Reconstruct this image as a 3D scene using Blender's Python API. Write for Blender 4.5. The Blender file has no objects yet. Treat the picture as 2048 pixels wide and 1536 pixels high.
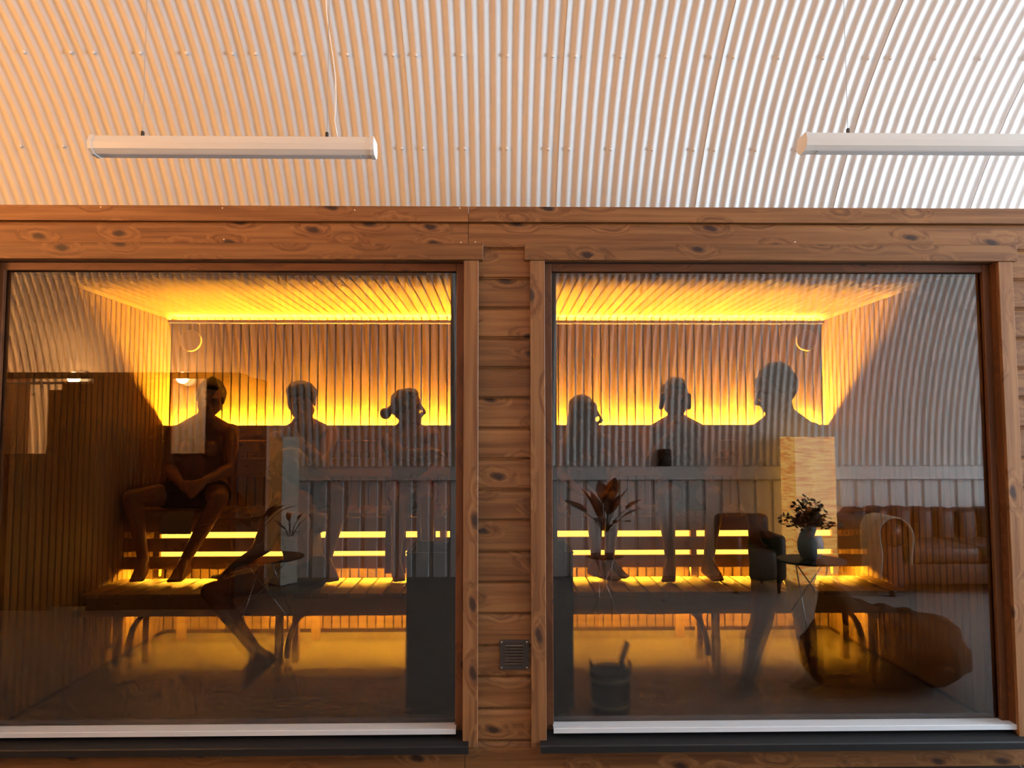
import bpy, bmesh, math, random
import numpy as np
from mathutils import Vector, Matrix, Euler, noise
random.seed(7)
SC = bpy.context.scene
COL = SC.collection
PI = math.pi
R = math.radians

# ------------------------------------------------------------------ camera
F = 1538.0
CAM = Vector((0, 0, 1.42))
cd = bpy.data.cameras.new('camera'); cam = bpy.data.objects.new('camera', cd); COL.objects.link(cam)
cd.sensor_width = 36; cd.lens = F / 2048 * 36; cd.clip_start = .02; cd.clip_end = 200
cam.location = CAM
cam.rotation_euler = (R(90 + 3.868), R(.08), R(-1.006))
SC.camera = cam
ROT = cam.rotation_euler.to_matrix()

# ------------------------------------------------------------------ world, exposure
w = bpy.data.worlds.new('world'); SC.world = w; w.use_nodes = True
bg = w.node_tree.nodes['Background']
bg.inputs['Color'].default_value = (.74, .87, 1.0, 1)
bg.inputs['Strength'].default_value = 33.0
SC.view_settings.view_transform = 'Standard'
SC.view_settings.look = 'None'
SC.view_settings.exposure = 0.0
SC.view_settings.gamma = 1.0
SC.view_settings.use_curve_mapping = False
SC.cycles.sample_clamp_indirect = 6.0
SC.cycles.max_bounces = 5
SC.cycles.diffuse_bounces = 3
SC.cycles.glossy_bounces = 3
SC.cycles.transmission_bounces = 3
SC.cycles.adaptive_threshold = .08
SC.cycles.adaptive_min_samples = 16
SC.cycles.transparent_max_bounces = 10
SC.cycles.caustics_reflective = False
SC.cycles.caustics_refractive = False

# strengths of the place's own lights
LED_COL = (1.0, .55, .035)
LED_BACK, LED_COVE, LED_GAP, LED_FLOOR = 1850, 1150, 8.5, 560
LAMP_COL = (1.0, .45, .13)

# portal: lets the renderer find the daylight of the end window
END = 8.0
WIN = (.6, 4.6, .3, 3.3)            # y0 y1 z0 z1 of the daylight window in the end wall
pl = bpy.data.lights.new('window_portal', 'AREA'); pl.shape = 'RECTANGLE'
pl.size = WIN[3] - WIN[2]; pl.size_y = WIN[1] - WIN[0]; pl.cycles.is_portal = True
po = bpy.data.objects.new('window_portal', pl); COL.objects.link(po)
po.location = (END + .02, (WIN[0] + WIN[1]) / 2, (WIN[2] + WIN[3]) / 2); po.rotation_euler = (0, R(90), 0)

# ------------------------------------------------------------------ measuring helpers
def ray(px, py):
    return ROT @ Vector(((px - 1024) / F, (768 - py) / F, -1))
def P(px, py, d):
    """world point at depth y = d that the photograph shows at pixel px, py"""
    r = ray(px, py); t = d / r.y
    return CAM + r * t
GY = 3.63                                # plane of the glass
def V(px, py, zv):
    """point in the room behind the camera, found by its mirror image in the glass"""
    p = P(px, py, zv); p.y = 2 * GY - zv
    return p

# ------------------------------------------------------------------ materials
MATS = {}
def nodes_mat(name):
    m = bpy.data.materials.new(name); m.use_nodes = True
    nt = m.node_tree; b = nt.nodes['Principled BSDF']
    MATS[name] = m
    return m, nt, b
def N(nt, t, **kw):
    n = nt.nodes.new(t)
    for k, v in kw.items(): setattr(n, k, v)
    return n
def plain(name, col, rough=.5, metal=0, spec=.5, bump=0, bscale=40, var=.0, trans=0):
    m, nt, b = nodes_mat(name)
    b.inputs['Roughness'].default_value = rough; b.inputs['Metallic'].default_value = metal
    b.inputs['Specular IOR Level'].default_value = spec
    b.inputs['Base Color'].default_value = (*col, 1)
    if trans: b.inputs['Subsurface Weight'].default_value = trans; b.inputs['Subsurface Radius'].default_value = (.02, .008, .004)
    tc = N(nt, 'ShaderNodeTexCoord'); nz = N(nt, 'ShaderNodeTexNoise')
    nz.inputs['Scale'].default_value = bscale; nz.inputs['Detail'].default_value = 4
    nt.links.new(tc.outputs['Object'], nz.inputs['Vector'])
    mx = N(nt, 'ShaderNodeMix', data_type='RGBA'); mx.blend_type = 'MULTIPLY'
    mx.inputs['A'].default_value = (*col, 1)
    rp = N(nt, 'ShaderNodeValToRGB'); rp.color_ramp.elements[0].position = .3; rp.color_ramp.elements[1].position = .7
    v = 1 - var
    rp.color_ramp.elements[0].color = (v, v, v, 1); rp.color_ramp.elements[1].color = (1, 1, 1, 1)
    mx.inputs['Factor'].default_value = 1
    nt.links.new(nz.outputs['Fac'], rp.inputs['Fac']); nt.links.new(rp.outputs['Color'], mx.inputs['B'])
    nt.links.new(mx.outputs['Result'], b.inputs['Base Color'])
    if bump:
        bp = N(nt, 'ShaderNodeBump'); bp.inputs['Strength'].default_value = bump; bp.inputs['Distance'].default_value = .004
        nt.links.new(nz.outputs['Fac'], bp.inputs['Height']); nt.links.new(bp.outputs['Normal'], b.inputs['Normal'])
    return m
def wood(name, light, dark, axis='X', knots=0, rough=.5, knotcol=(.05, .02, .01), kscale=3.2, grain=22, spec=.35, contrast=1.0):
    m, nt, b = nodes_mat(name)
    L = nt.links.new
    b.inputs['Roughness'].default_value = rough; b.inputs['Specular IOR Level'].default_value = spec
    tc = N(nt, 'ShaderNodeTexCoord'); oi = N(nt, 'ShaderNodeObjectInfo')
    add = N(nt, 'ShaderNodeVectorMath', operation='MULTIPLY_ADD')
    cb = N(nt, 'ShaderNodeCombineXYZ')
    for i in range(3): L(oi.outputs['Random'], cb.inputs[i])
    add.inputs[1].default_value = (37.0, 53.0, 71.0)
    L(cb.outputs[0], add.inputs[0]); L(tc.outputs['Object'], add.inputs[2])
    s = {'X': (1.1, grain, grain), 'Y': (grain, 1.1, grain), 'Z': (grain, grain, 1.1)}[axis]
    mp = N(nt, 'ShaderNodeMapping'); mp.inputs['Scale'].default_value = s
    L(add.outputs[0], mp.inputs['Vector'])
    warp = mp.outputs[0]
    kfac = None
    if knots:
        dn = N(nt, 'ShaderNodeTexNoise'); dn.inputs['Scale'].default_value = 16
        L(add.outputs[0], dn.inputs['Vector'])
        dm = N(nt, 'ShaderNodeVectorMath', operation='MULTIPLY_ADD'); dm.inputs[1].default_value = (.022, .022, .022)
        L(dn.outputs['Color'], dm.inputs[0]); L(add.outputs[0], dm.inputs[2])
        sx = N(nt, 'ShaderNodeSeparateXYZ'); L(dm.outputs[0], sx.inputs[0]); c2 = N(nt, 'ShaderNodeCombineXYZ')
        lo_, cr_ = {'X': ('X', 'Z'), 'Z': ('Z', 'X'), 'Y': ('Y', 'X')}[axis]
        sk = N(nt, 'ShaderNodeMath', operation='MULTIPLY_ADD'); sk.inputs[1].default_value = .55; L(sx.outputs[cr_], sk.inputs[0]); L(sx.outputs[lo_], sk.inputs[2])
        L(sk.outputs[0], c2.inputs[0]); L(sx.outputs[cr_], c2.inputs[1])
        mk_ = N(nt, 'ShaderNodeMapping'); mk_.inputs['Scale'].default_value = (kscale, kscale * 2.0, 1); L(c2.outputs[0], mk_.inputs['Vector'])
        vo = N(nt, 'ShaderNodeTexVoronoi', voronoi_dimensions='2D'); vo.inputs['Scale'].default_value = 1.0
        L(mk_.outputs[0], vo.inputs['Vector'])
        kr = N(nt, 'ShaderNodeValToRGB')
        e = kr.color_ramp.elements; e[0].position = .045 * knots; e[0].color = (1, 1, 1, 1); e[1].position = .10 * knots; e[1].color = (0, 0, 0, 1)
        gt = N(nt, 'ShaderNodeMath', operation='GREATER_THAN'); gt.inputs[1].default_value = .35
        sc_ = N(nt, 'ShaderNodeSeparateXYZ'); L(vo.outputs['Color'], sc_.inputs[0]); L(sc_.outputs[0], gt.inputs[0])
        km = N(nt, 'ShaderNodeMath', operation='MULTIPLY'); L(kr.outputs['Color'], km.inputs[0]); L(gt.outputs[0], km.inputs[1])
        L(vo.outputs['Distance'], kr.inputs['Fac']); kfac = km.outputs[0]
        # grain bends around the knots
        k2 = N(nt, 'ShaderNodeMapRange'); k2.inputs['From Min'].default_value = 0; k2.inputs['From Max'].default_value = .35
        k2.inputs['To Min'].default_value = 2.4; k2.inputs['To Max'].default_value = 0
        L(vo.outputs['Distance'], k2.inputs['Value'])
        av = N(nt, 'ShaderNodeVectorMath', operation='ADD')
        cx = N(nt, 'ShaderNodeCombineXYZ')
        for i in range(3): L(k2.outputs[0], cx.inputs[i])
        L(mp.outputs[0], av.inputs[0]); L(cx.outputs[0], av.inputs[1]); warp = av.outputs[0]
    nz = N(nt, 'ShaderNodeTexNoise'); nz.inputs['Scale'].default_value = 1.0; nz.inputs['Detail'].default_value = 5; nz.inputs['Roughness'].default_value = .62
    L(warp, nz.inputs['Vector'])
    rp = N(nt, 'ShaderNodeValToRGB'); e = rp.color_ramp.elements
    e[0].position = .5 - .2 / contrast; e[0].color = (*dark, 1); e[1].position = .5 + .16 / contrast; e[1].color = (*light, 1)
    L(nz.outputs['Fac'], rp.inputs['Fac'])
    # slow tone change from piece to piece and along the piece
    hv = N(nt, 'ShaderNodeMapRange'); hv.inputs['To Min'].default_value = .84; hv.inputs['To Max'].default_value = 1.1
    L(oi.outputs['Random'], hv.inputs['Value'])
    mu = N(nt, 'ShaderNodeVectorMath', operation='SCALE'); L(rp.outputs['Color'], mu.inputs[0]); L(hv.outputs[0], mu.inputs['Scale'])
    col = mu.outputs[0]
    if kfac is not None:
        mx = N(nt, 'ShaderNodeMix', data_type='RGBA'); L(kfac, mx.inputs['Factor']); L(col, mx.inputs['A']); mx.inputs['B'].default_value = (*knotcol, 1)
        col = mx.outputs['Result']
    L(col, b.inputs['Base Color'])
    bp = N(nt, 'ShaderNodeBump'); bp.inputs['Strength'].default_value = .12; bp.inputs['Distance'].default_value = .002
    L(nz.outputs['Fac'], bp.inputs['Height']); L(bp.outputs['Normal'], b.inputs['Normal'])
    return m
def emit(name, col, strength):
    m = bpy.data.materials.new(name); m.use_nodes = True; nt = m.node_tree; nt.nodes.clear()
    e = N(nt, 'ShaderNodeEmission'); e.inputs[0].default_value = (*col, 1); e.inputs[1].default_value = strength
    o = N(nt, 'ShaderNodeOutputMaterial'); nt.links.new(e.outputs[0], o.inputs[0]); MATS[name] = m
    return m

plain('white_metal', (.70, .68, .655), .28, 0, .6, 0, 3, .05)
plain('white_paint', (.78, .78, .77), .5, 0, .4, .05, 6, .05)
plain('lamp_white', (.85, .85, .82), .3, 0, .5)
plain('black_metal', (.012, .012, .013), .45, 0, .4)
plain('heater_black', (.008, .009, .010), .5, 0, .35)
plain('dark_plastic', (.045, .034, .028), .4); plain('vent_brown', (.085, .06, .045), .3)
plain('grey_metal', (.55, .55, .55), .35, 1)
plain('aluminium', (.74, .77, .80), .4, 0, .5)
plain('concrete', (.27, .26, .255), .55, 0, .4, .15, 9, .22)
plain('sauna_concrete', (.42, .36, .28), .42, 0, .5, .2, 12, .2)
plain('stone', (.10, .10, .095), .8, 0, .3, .5, 30, .4)
plain('nail', (.75, .62, .45), .3, 1)
plain('bucket_black', (.02, .018, .016), .6)
plain('leather', (.085, .026, .013), .42, 0, .45, .2, 22, .25)
plain('fur', (.13, .055, .024), .9, 0, .1, .9, 60, .45)
plain('cream_wool', (.62, .56, .44), .95, 0, .1, .6, 120, .2)
plain('red_towel', (.20, .008, .006), .95, 0, .1, .5, 150, .15)
plain('grey_towel', (.42, .36, .28), .95, 0, .1, .5, 150, .15)
plain('dark_cloth', (.012, .012, .014), .9, 0, .15, .3, 90, .2)
plain('curtain', (.006, .006, .006), .95, 0, .1, .3, 60, .2)
plain('green_cloth', (.006, .075, .055), .85, 0, .2, .3, 90, .15)
plain('vase_grey', (.50, .56, .60), .35, 0, .5, .05, 20, .08)
plain('leaf_dark', (.012, .03, .014), .35, 0, .5, .1, 40, .4)
plain('leaf_rust', (.16, .045, .015), .4, 0, .5, .2, 30, .5)
plain('leaf_red', (.14, .006, .012), .4, 0, .5, .2, 30, .4)
plain('flower_pale', (.55, .45, .30), .7, 0, .2, 0, 30, .3)
plain('pot', (.10, .07, .05), .5)
plain('dark_wood', (.035, .016, .008), .5, 0, .4, .1, 12, .3)
plain('eye_white', (.16, .12, .09), .3)
for nm, c in (('skin_a', (.38, .19, .11)), ('skin_b', (.32, .15, .085)), ('skin_c', (.27, .125, .07)), ('skin_d', (.20, .09, .05))):
    plain(nm, c, .42, 0, .45, .08, 35, .10)
plain('hair_black', (.010, .007, .005), .45, 0, .5, .4, 90, .3)
plain('hair_brown', (.028, .014, .008), .45, 0, .5, .4, 90, .3)
wood('pine_h', (.30, .136, .047), (.15, .057, .018), 'X', 1.35, .42, (.045, .02, .012), grain=34, contrast=1.25)
wood('pine_v', (.36, .170, .066), (.19, .078, .028), 'Z', 1.4, .42, (.06, .03, .02), 3.0, grain=34, contrast=1.25)
wood('pine_frame_h', (.20, .075, .027), (.10, .034, .012), 'X', .8, .45)
wood('pine_frame_v', (.20, .075, .027), (.10, .034, .012), 'Z', .8, .45)
wood('aspen_v', (.60, .40, .20), (.44, .27, .125), 'Z', 0, .5, grain=14, contrast=.8)
wood('aspen_d', (.60, .40, .20), (.44, .27, .125), 'Y', 0, .5, grain=14, contrast=.8)
wood('aspen_h', (.58, .38, .19), (.42, .26, .12), 'X', .5, .5, (.2, .1, .05), grain=14, contrast=.8)
wood('birch', (.80, .62, .40), (.70, .52, .32), 'X', 0, .5, grain=14, contrast=.8)
wood('backing', (.05, .024, .010), (.03, .014, .006), 'Z', 0, .8)
wood('panel_dark', (.055, .020, .007), (.03, .011, .004), 'Z', 0, .55)
emit('led_back', LED_COL, LED_BACK); emit('led_cove', LED_COL, LED_COVE)
emit('led_gap', (1.0, .50, .08), LED_GAP); emit('led_floor', LED_COL, LED_FLOOR)
emit('cove_line', (1.0, .72, .25), 1.6)
emit('globe', (1.0, .66, .30), 6).cycles.emission_sampling = 'NONE'

# paper lamp: thin crumpled paper lit from inside
def paper(name, em):
    m, nt, b = nodes_mat(name); L = nt.links.new
    b.inputs['Base Color'].default_value = (.78, .72, .60, 1); b.inputs['Roughness'].default_value = .9
    tc = N(nt, 'ShaderNodeTexCoord'); mp = N(nt, 'ShaderNodeMapping'); mp.inputs['Scale'].default_value = (3, 3, 26)
    nz = N(nt, 'ShaderNodeTexNoise'); nz.inputs['Scale'].default_value = 2; nz.inputs['Detail'].default_value = 4
    L(tc.outputs['Object'], mp.inputs[0]); L(mp.outputs[0], nz.inputs['Vector'])
    bp = N(nt, 'ShaderNodeBump'); bp.inputs['Strength'].default_value = .7; bp.inputs['Distance'].default_value = .02
    L(nz.outputs['Fac'], bp.inputs['Height']); L(bp.outputs['Normal'], b.inputs['Normal'])
    if em:
        rp = N(nt, 'ShaderNodeValToRGB'); e = rp.color_ramp.elements
        e[0].position = .36; e[0].color = (.75, .22, .02, 1); e[1].position = .58; e[1].color = (1, .56, .12, 1)
        L(nz.outputs['Fac'], rp.inputs[0]); L(rp.outputs[0], b.inputs['Emission Color'])
        b.inputs['Emission Strength'].default_value = em
    return m
paper('paper_lit', 3.8).cycles.emission_sampling = 'NONE'; paper('paper_unlit', 0)

# glass: clear, mirror-like coating; condensation near its foot scatters what is seen through it
GLASS_REFL = .080                         # each face of the coated glass
TINT = (.64, .59, .51)                   # bronze tint of each face
def glass_mat():
    m = bpy.data.materials.new('sauna_glass'); m.use_nodes = True; nt = m.node_tree; nt.nodes.clear(); L = nt.links.new
    tr = N(nt, 'ShaderNodeBsdfTransparent'); tr.inputs[0].default_value = (*TINT, 1)
    gl = N(nt, 'ShaderNodeBsdfGlossy'); gl.inputs['Roughness'].default_value = 0; gl.inputs['Color'].default_value = (1, 1, 1, 1)
    lw = N(nt, 'ShaderNodeLayerWeight'); lw.inputs['Blend'].default_value = .5
    pw = N(nt, 'ShaderNodeMath', operation='POWER'); pw.inputs[1].default_value = 5; L(lw.outputs['Facing'], pw.inputs[0])
    fr = N(nt, 'ShaderNodeMapRange'); fr.inputs['To Min'].default_value = GLASS_REFL; fr.inputs['To Max'].default_value = 1; L(pw.outputs[0], fr.inputs['Value'])
    mx = N(nt, 'ShaderNodeMixShader'); L(fr.outputs[0], mx.inputs[0])
    tc = N(nt, 'ShaderNodeTexCoord'); sp = N(nt, 'ShaderNodeSeparateXYZ'); L(tc.outputs['Object'], sp.inputs[0])
    nz = N(nt, 'ShaderNodeTexNoise'); nz.inputs['Scale'].default_value = 1.7; nz.inputs['Detail'].default_value = 2; L(tc.outputs['Object'], nz.inputs['Vector'])
    ma = N(nt, 'ShaderNodeMath', operation='MULTIPLY_ADD'); ma.inputs[1].default_value = -.35; L(nz.outputs['Fac'], ma.inputs[0]); L(sp.outputs['Z'], ma.inputs[2])
    mr = N(nt, 'ShaderNodeMapRange'); mr.interpolation_type = 'SMOOTHSTEP'
    mr.inputs['From Min'].default_value = .05; mr.inputs['From Max'].default_value = .52
    mr.inputs['To Min'].default_value = .85; mr.inputs['To Max'].default_value = 0
    L(ma.outputs[0], mr.inputs['Value'])
    rf = N(nt, 'ShaderNodeBsdfRefraction'); rf.inputs['IOR'].default_value = 1.12; rf.inputs['Roughness'].default_value = .24
    rf.inputs['Color'].default_value = (*TINT, 1)
    m2 = N(nt, 'ShaderNodeMixShader'); L(mr.outputs[0], m2.inputs[0]); L(tr.outputs[0], m2.inputs[1]); L(rf.outputs[0], m2.inputs[2])
    L(m2.outputs[0], mx.inputs[1]); L(gl.outputs[0], mx.inputs[2])
    o = N(nt, 'ShaderNodeOutputMaterial'); L(mx.outputs[0], o.inputs[0]); MATS['sauna_glass'] = m
    m = bpy.data.materials.new('clear_glass'); m.use_nodes = True; nt = m.node_tree; nt.nodes.clear(); L = nt.links.new
    tr = N(nt, 'ShaderNodeBsdfTransparent'); tr.inputs[0].default_value = (.97, .97, .97, 1)
    gl = N(nt, 'ShaderNodeBsdfGlossy'); gl.inputs['Roughness'].default_value = 0
    fr = N(nt, 'ShaderNodeValue'); fr.outputs[0].default_value = .06
    mx = N(nt, 'ShaderNodeMixShader'); L(fr.outputs[0], mx.inputs[0]); L(tr.outputs[0], mx.inputs[1]); L(gl.outputs[0], mx.inputs[2])
    o = N(nt, 'ShaderNodeOutputMaterial'); L(mx.outputs[0], o.inputs[0]); MATS['clear_glass'] = m
glass_mat()

# ------------------------------------------------------------------ mesh helpers
class MB:
    def __init__(s): s.v = []; s.f = []
    def add(s, vs, fs):
        n = len(s.v); s.v += [tuple(v) for v in vs]; s.f += [tuple(i + n for i in f) for f in fs]; return s
    def box(s, x0, x1, y0, y1, z0, z1):
        x0, x1 = min(x0, x1), max(x0, x1); y0, y1 = min(y0, y1), max(y0, y1); z0, z1 = min(z0, z1), max(z0, z1)
        return s.add([(x0,y0,z0),(x1,y0,z0),(x1,y1,z0),(x0,y1,z0),(x0,y0,z1),(x1,y0,z1),(x1,y1,z1),(x0,y1,z1)],
                     [(0,3,2,1),(4,5,6,7),(0,1,5,4),(1,2,6,5),(2,3,7,6),(3,0,4,7)])
    def prism(s, prof, axis, a0, a1):
        """closed 2-D profile pushed along an axis; profile is (y,z) for X, (x,z) for Y, (x,y) for Z"""
        n = len(prof)
        def at(p, a): return {'X': (a, p[0], p[1]), 'Y': (p[0], a, p[1]), 'Z': (p[0], p[1], a)}[axis]
        vs = [at(p, a0) for p in prof] + [at(p, a1) for p in prof]
        fs = [tuple(range(n))[::-1], tuple(range(n, 2 * n))] + [(i, (i + 1) % n, n + (i + 1) % n, n + i) for i in range(n)]
        return s.add(vs, fs)
    def tube(s, pts, rad, seg=8, cap=True):
        pts = [Vector(p) for p in pts]; n = len(pts)
        rad = [rad] * n if isinstance(rad, (int, float)) else rad
        vs = []; fs = []; up = None
        for i, p in enumerate(pts):
            t = (pts[min(i + 1, n - 1)] - pts[max(i - 1, 0)]).normalized()
            if up is None: up = Vector((0, 0, 1)) if abs(t.z) < .9 else Vector((1, 0, 0))
            a = t.cross(up).normalized(); b = a.cross(t).normalized(); up = b
            for k in range(seg):
                an = 2 * PI * k / seg; vs.append(p + (a * math.cos(an) + b * math.sin(an)) * rad[i])
        for i in range(n - 1):
            for k in range(seg):
                fs.append((i*seg+k, i*seg+(k+1) % seg, (i+1)*seg+(k+1) % seg, (i+1)*seg+k))
        if cap: fs += [tuple(range(seg))[::-1], tuple(range((n-1)*seg, n*seg))]
        return s.add(vs, fs)
    def lathe(s, prof, c, seg=24, axis='Z', cap=True):
        vs = []; fs = []; n = len(prof)
        for r, z in prof:
            for k in range(seg):
                a = 2 * PI * k / seg; u, v = r * math.cos(a), r * math.sin(a)
                vs.append((c[0]+u, c[1]+v, c[2]+z) if axis == 'Z' else (c[0]+u, c[1]+z, c[2]+v) if axis == 'Y' else (c[0]+z, c[1]+u, c[2]+v))
        for i in range(n - 1):
            for k in range(seg):
                fs.append((i*seg+k, i*seg+(k+1) % seg, (i+1)*seg+(k+1) % seg, (i+1)*seg+k))
        if cap: fs += [tuple(range(seg))[::-1], tuple(range((n-1)*seg, n*seg))]
        return s.add(vs, fs)
    def mesh(s, name, mat, smooth=False):
        me = bpy.data.meshes.new(name); me.from_pydata(s.v, [], s.f)
        bm = bmesh.new(); bm.from_mesh(me); bmesh.ops.recalc_face_normals(bm, faces=bm.faces); bm.to_mesh(me); bm.free()
        if smooth:
            me.polygons.foreach_set('use_smooth', [True] * len(me.polygons))
        me.materials.append(MATS[mat]); return me
    def build(s, name, mat, parent=None, at=(0, 0, 0), smooth=False):
        return put(name, s.mesh(name, mat, smooth), parent, at)
WLOC = {}
def put(name, me, parent=None, at=(0, 0, 0)):
    """link a mesh whose coordinates are world metres shifted by at"""
    o = bpy.data.objects.new(name, me); COL.objects.link(o)
    at = Vector(at)
    if parent is not None:
        o.parent = parent; o.location = at - WLOC[parent.name]
    else: o.location = at
    WLOC[o.name] = at
    return o
def thing(name, loc, label=None, cat=None, group=None, kind=None):
    o = bpy.data.objects.new(name, None); COL.objects.link(o); o.location = loc; o.empty_display_size = .1
    WLOC[o.name] = Vector(loc)
    return tag(o, label, cat, group, kind)
def tag(o, label=None, cat=None, group=None, kind=None):
    if label: o['label'] = label
    if cat: o['category'] = cat
    if group: o['group'] = group
    if kind: o['kind'] = kind
    return o
def rbox(x0, x1, y0, y1, z0, z1, r=.01, seg=2):
    bm = bmesh.new()
    bmesh.ops.create_cube(bm, size=1)
    for v in bm.verts: v.co = Vector(((x0+x1)/2 + v.co.x*(x1-x0), (y0+y1)/2 + v.co.y*(y1-y0), (z0+z1)/2 + v.co.z*(z1-z0)))
    bmesh.ops.bevel(bm, geom=bm.edges[:], offset=min(r, .49*min(abs(x1-x0), abs(y1-y0), abs(z1-z0))), segments=seg, profile=.5, affect='EDGES')
    mb = MB(); bm.verts.index_update(); mb.add([v.co for v in bm.verts], [[v.index for v in f.verts] for f in bm.faces]); bm.free()
    return mb

# ------------------------------------------------------------------ the hut: corrugated vault
YC, ZC, RAD = 2.64, .89, 3.856
PITCH, AMP = .076, .009
HF = -.10                                  # floor level of the hut
def arch_z(y): return ZC + math.sqrt(max(0, RAD * RAD - (y - YC) ** 2))
def sheet_mesh(t0, t1, dr):
    n = 14; sub = 8; na = 16; vs = []; fs = []
    cols = n * sub + 5
    for j in range(na + 1):
        t = R(t0 + (t1 - t0) * j / na)
        for i in range(cols):
            x = i * PITCH / sub
            r = RAD + dr + .003 * i / cols + AMP * math.cos(2 * PI * (i / sub - .5))
            vs.append((x, YC + r * math.cos(t), ZC + r * math.sin(t)))
    for j in range(na):
        for i in range(cols - 1):
            a = j * cols + i; fs.append((a, a + 1, a + cols + 1, a + cols))
    mb = MB(); mb.add(vs, fs); return mb.mesh('corrugated_sheet', 'white_metal', True)
ceil = thing('ceiling', (0, YC, ZC), kind='structure')
rings = [(3, 46.0, .0), (44.3, 91.0, .005), (89, 135.7, .010), (133.9, 177, .0)]
meshes = [sheet_mesh(*r) for r in rings]
scr = MB(); scr.lathe([(.013, 0), (.013, .004), (.008, .007), (.008, .012), (.004, .014)], (0, 0, 0), 10)
scr_me = scr.mesh('screw', 'white_metal', True)
SCREW_ROWS = [(42.8, 0), (52.7, 1), (126.5, 2), (137.5, 3), (151, 3), (165, 3)]
for k in range(-8, 9):
    x0 = -.624 + 1.064 * k
    for ri, me in enumerate(meshes):
        sh = put('corrugated_sheet', me, ceil, (x0, 0, 0))
        if -5 <= k <= 4:
            for ang, rr in SCREW_ROWS:
                if rr != ri: continue
                for q in (1, 5, 9, 13):
                    t = R(ang); r = RAD + rings[ri][2] - AMP + .001
                    x = x0 + (q) * PITCH
                    s_ = put('screw', scr_me, sh, (x, YC + r * math.cos(t), ZC + r * math.sin(t)))
                    s_.rotation_euler = (t + PI / 2 + PI - PI, 0, 0)
                    s_.rotation_euler = (R(ang - 90) + PI, 0, 0)

shell = MB(); vs = []
for j in range(49):
    t = R(180 * j / 48)
    vs += [(-END - .3, YC + (RAD + .06) * math.cos(t), ZC + (RAD + .06) * math.sin(t)), (END + .08, YC + (RAD + .06) * math.cos(t), ZC + (RAD + .06) * math.sin(t))]
shell.add(vs, [(2*j, 2*j+1, 2*j+3, 2*j+2) for j in range(48)])
shell.build('light_block_shell', 'grey_metal', ceil)  # unseen shell added to keep outside light out of the sheet seams
tag(MB().box(-END - .3, END, -1.35, 6.6, HF - .06, HF).build('floor', 'concrete'), kind='structure')

# low walls under the foot of the vault
def knee(name, y, s):
    k = thing(name, (0, y, HF), kind='structure')
    MB().box(-END, END, y, y + s * .04, HF, 1.09).build('backing_board', 'white_paint', k)
    # wide flat panels with narrow recessed grooves between them
    pm = MB().prism([(0, 0), (.150, 0), (.138, -s * .022), (.012, -s * .022)], 'Z', 0, 1.03).mesh('panel', 'white_paint')
    for i in range(85):
        put('panel', pm, k, (-END + .03 + i * .186, y, HF))
    rbox(-END, END, y - s * .075, y, .945, 1.085, .006).build('rail', 'white_paint', k)
    return k
knee('wall_rear', -1.215, -1)
w2 = MB().box(-END, END, 6.495, 6.535, HF, 1.09).build('wall_beyond', 'white_paint'); tag(w2, kind='structure')

def end_wall(name, x, win):
    ys = sorted(set([-1.22 + i * (7.72 / 48) for i in range(49)] + ([win[0], win[1]] if win else [])))
    mb = MB()
    for a, b in zip(ys[:-1], ys[1:]):
        za, zb = arch_z(a) if a > -1.2 else 1.1, arch_z(b) if b < 6.48 else 1.1
        def strip(z0a, z0b, z1a, z1b):
            t = .05
            mb.add([(x-t,a,z0a),(x-t,b,z0b),(x-t,b,z1b),(x-t,a,z1a),(x+t,a,z0a),(x+t,b,z0b),(x+t,b,z1b),(x+t,a,z1a)],
                   [(0,1,2,3),(7,6,5,4),(0,4,5,1),(1,5,6,2),(2,6,7,3),(3,7,4,0)])
        if win and a >= win[0] - 1e-6 and b <= win[1] + 1e-6:
            strip(HF, HF, win[2], win[2]); strip(win[3], win[3], za + .02, zb + .02)
        else: strip(HF, HF, za + .02, zb + .02)
    return tag(mb.build(name, 'white_paint'), kind='structure')
end_wall('wall_right', END, WIN); end_wall('wall_left', -END, None)
w3 = thing('window_3', (END, WIN[0], WIN[2]), kind='structure')
y0, y1, z0, z1 = WIN
for a, b in ((y0, y0 + .06), ((y0+y1)/2 - .03, (y0+y1)/2 + .03), (y1 - .06, y1)):
    MB().box(END - .04, END + .01, a, b, z0, z1).build('frame_post', 'white_paint', w3)
for a, b in ((z0, z0 + .06), (z1 - .06, z1)):
    MB().box(END - .04, END + .01, y0, y1, a, b).build('frame_rail', 'white_paint', w3)
MB().box(END - .02, END - .014, y0, y1, z0, z1).build('pane', 'clear_glass', w3)

# ------------------------------------------------------------------ pine front of the sauna
FY = 3.56                                  # face of the boards
wf = thing('wall_front', (0, FY, HF), kind='structure')
def siding(x0, x1, z0, z1, y=FY, name='board'):
    """board with a rounded upper edge and a narrow tongue groove at its foot"""
    prof = [(y + .022, z0), (y + .012, z0), (y + .012, z0 + .004), (y + .002, z0 + .008), (y, z0 + .014), (y, z1 - .022), (y + .004, z1 - .010), (y + .010, z1 - .003), (y + .014, z1), (y + .022, z1)]
    cx = (x0 + x1) / 2; cz = (z0 + z1) / 2
    return MB().prism([(a, b - cz) for a, b in prof], 'X', x0 - cx, x1 - cx).build(name, 'pine_h', wf, (cx, 0, cz))
JX = P(937, 450, FY).x; JB = P(930, 1500, FY).x
WX = 3.3
for x0, x1 in ((-WX, JX - .0012), (JX + .0012, WX)):
    MB().box(-(x1-x0)/2, (x1-x0)/2, FY - .006, FY + .02, 0, P(1000, 414, FY).z - 2.425).build('board', 'pine_h', wf, ((x0+x1)/2, 0, 2.425))
    siding(x0, x1, 2.297, 2.424)
rows = [2.297 - .14042 * i for i in range(17)]
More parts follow.
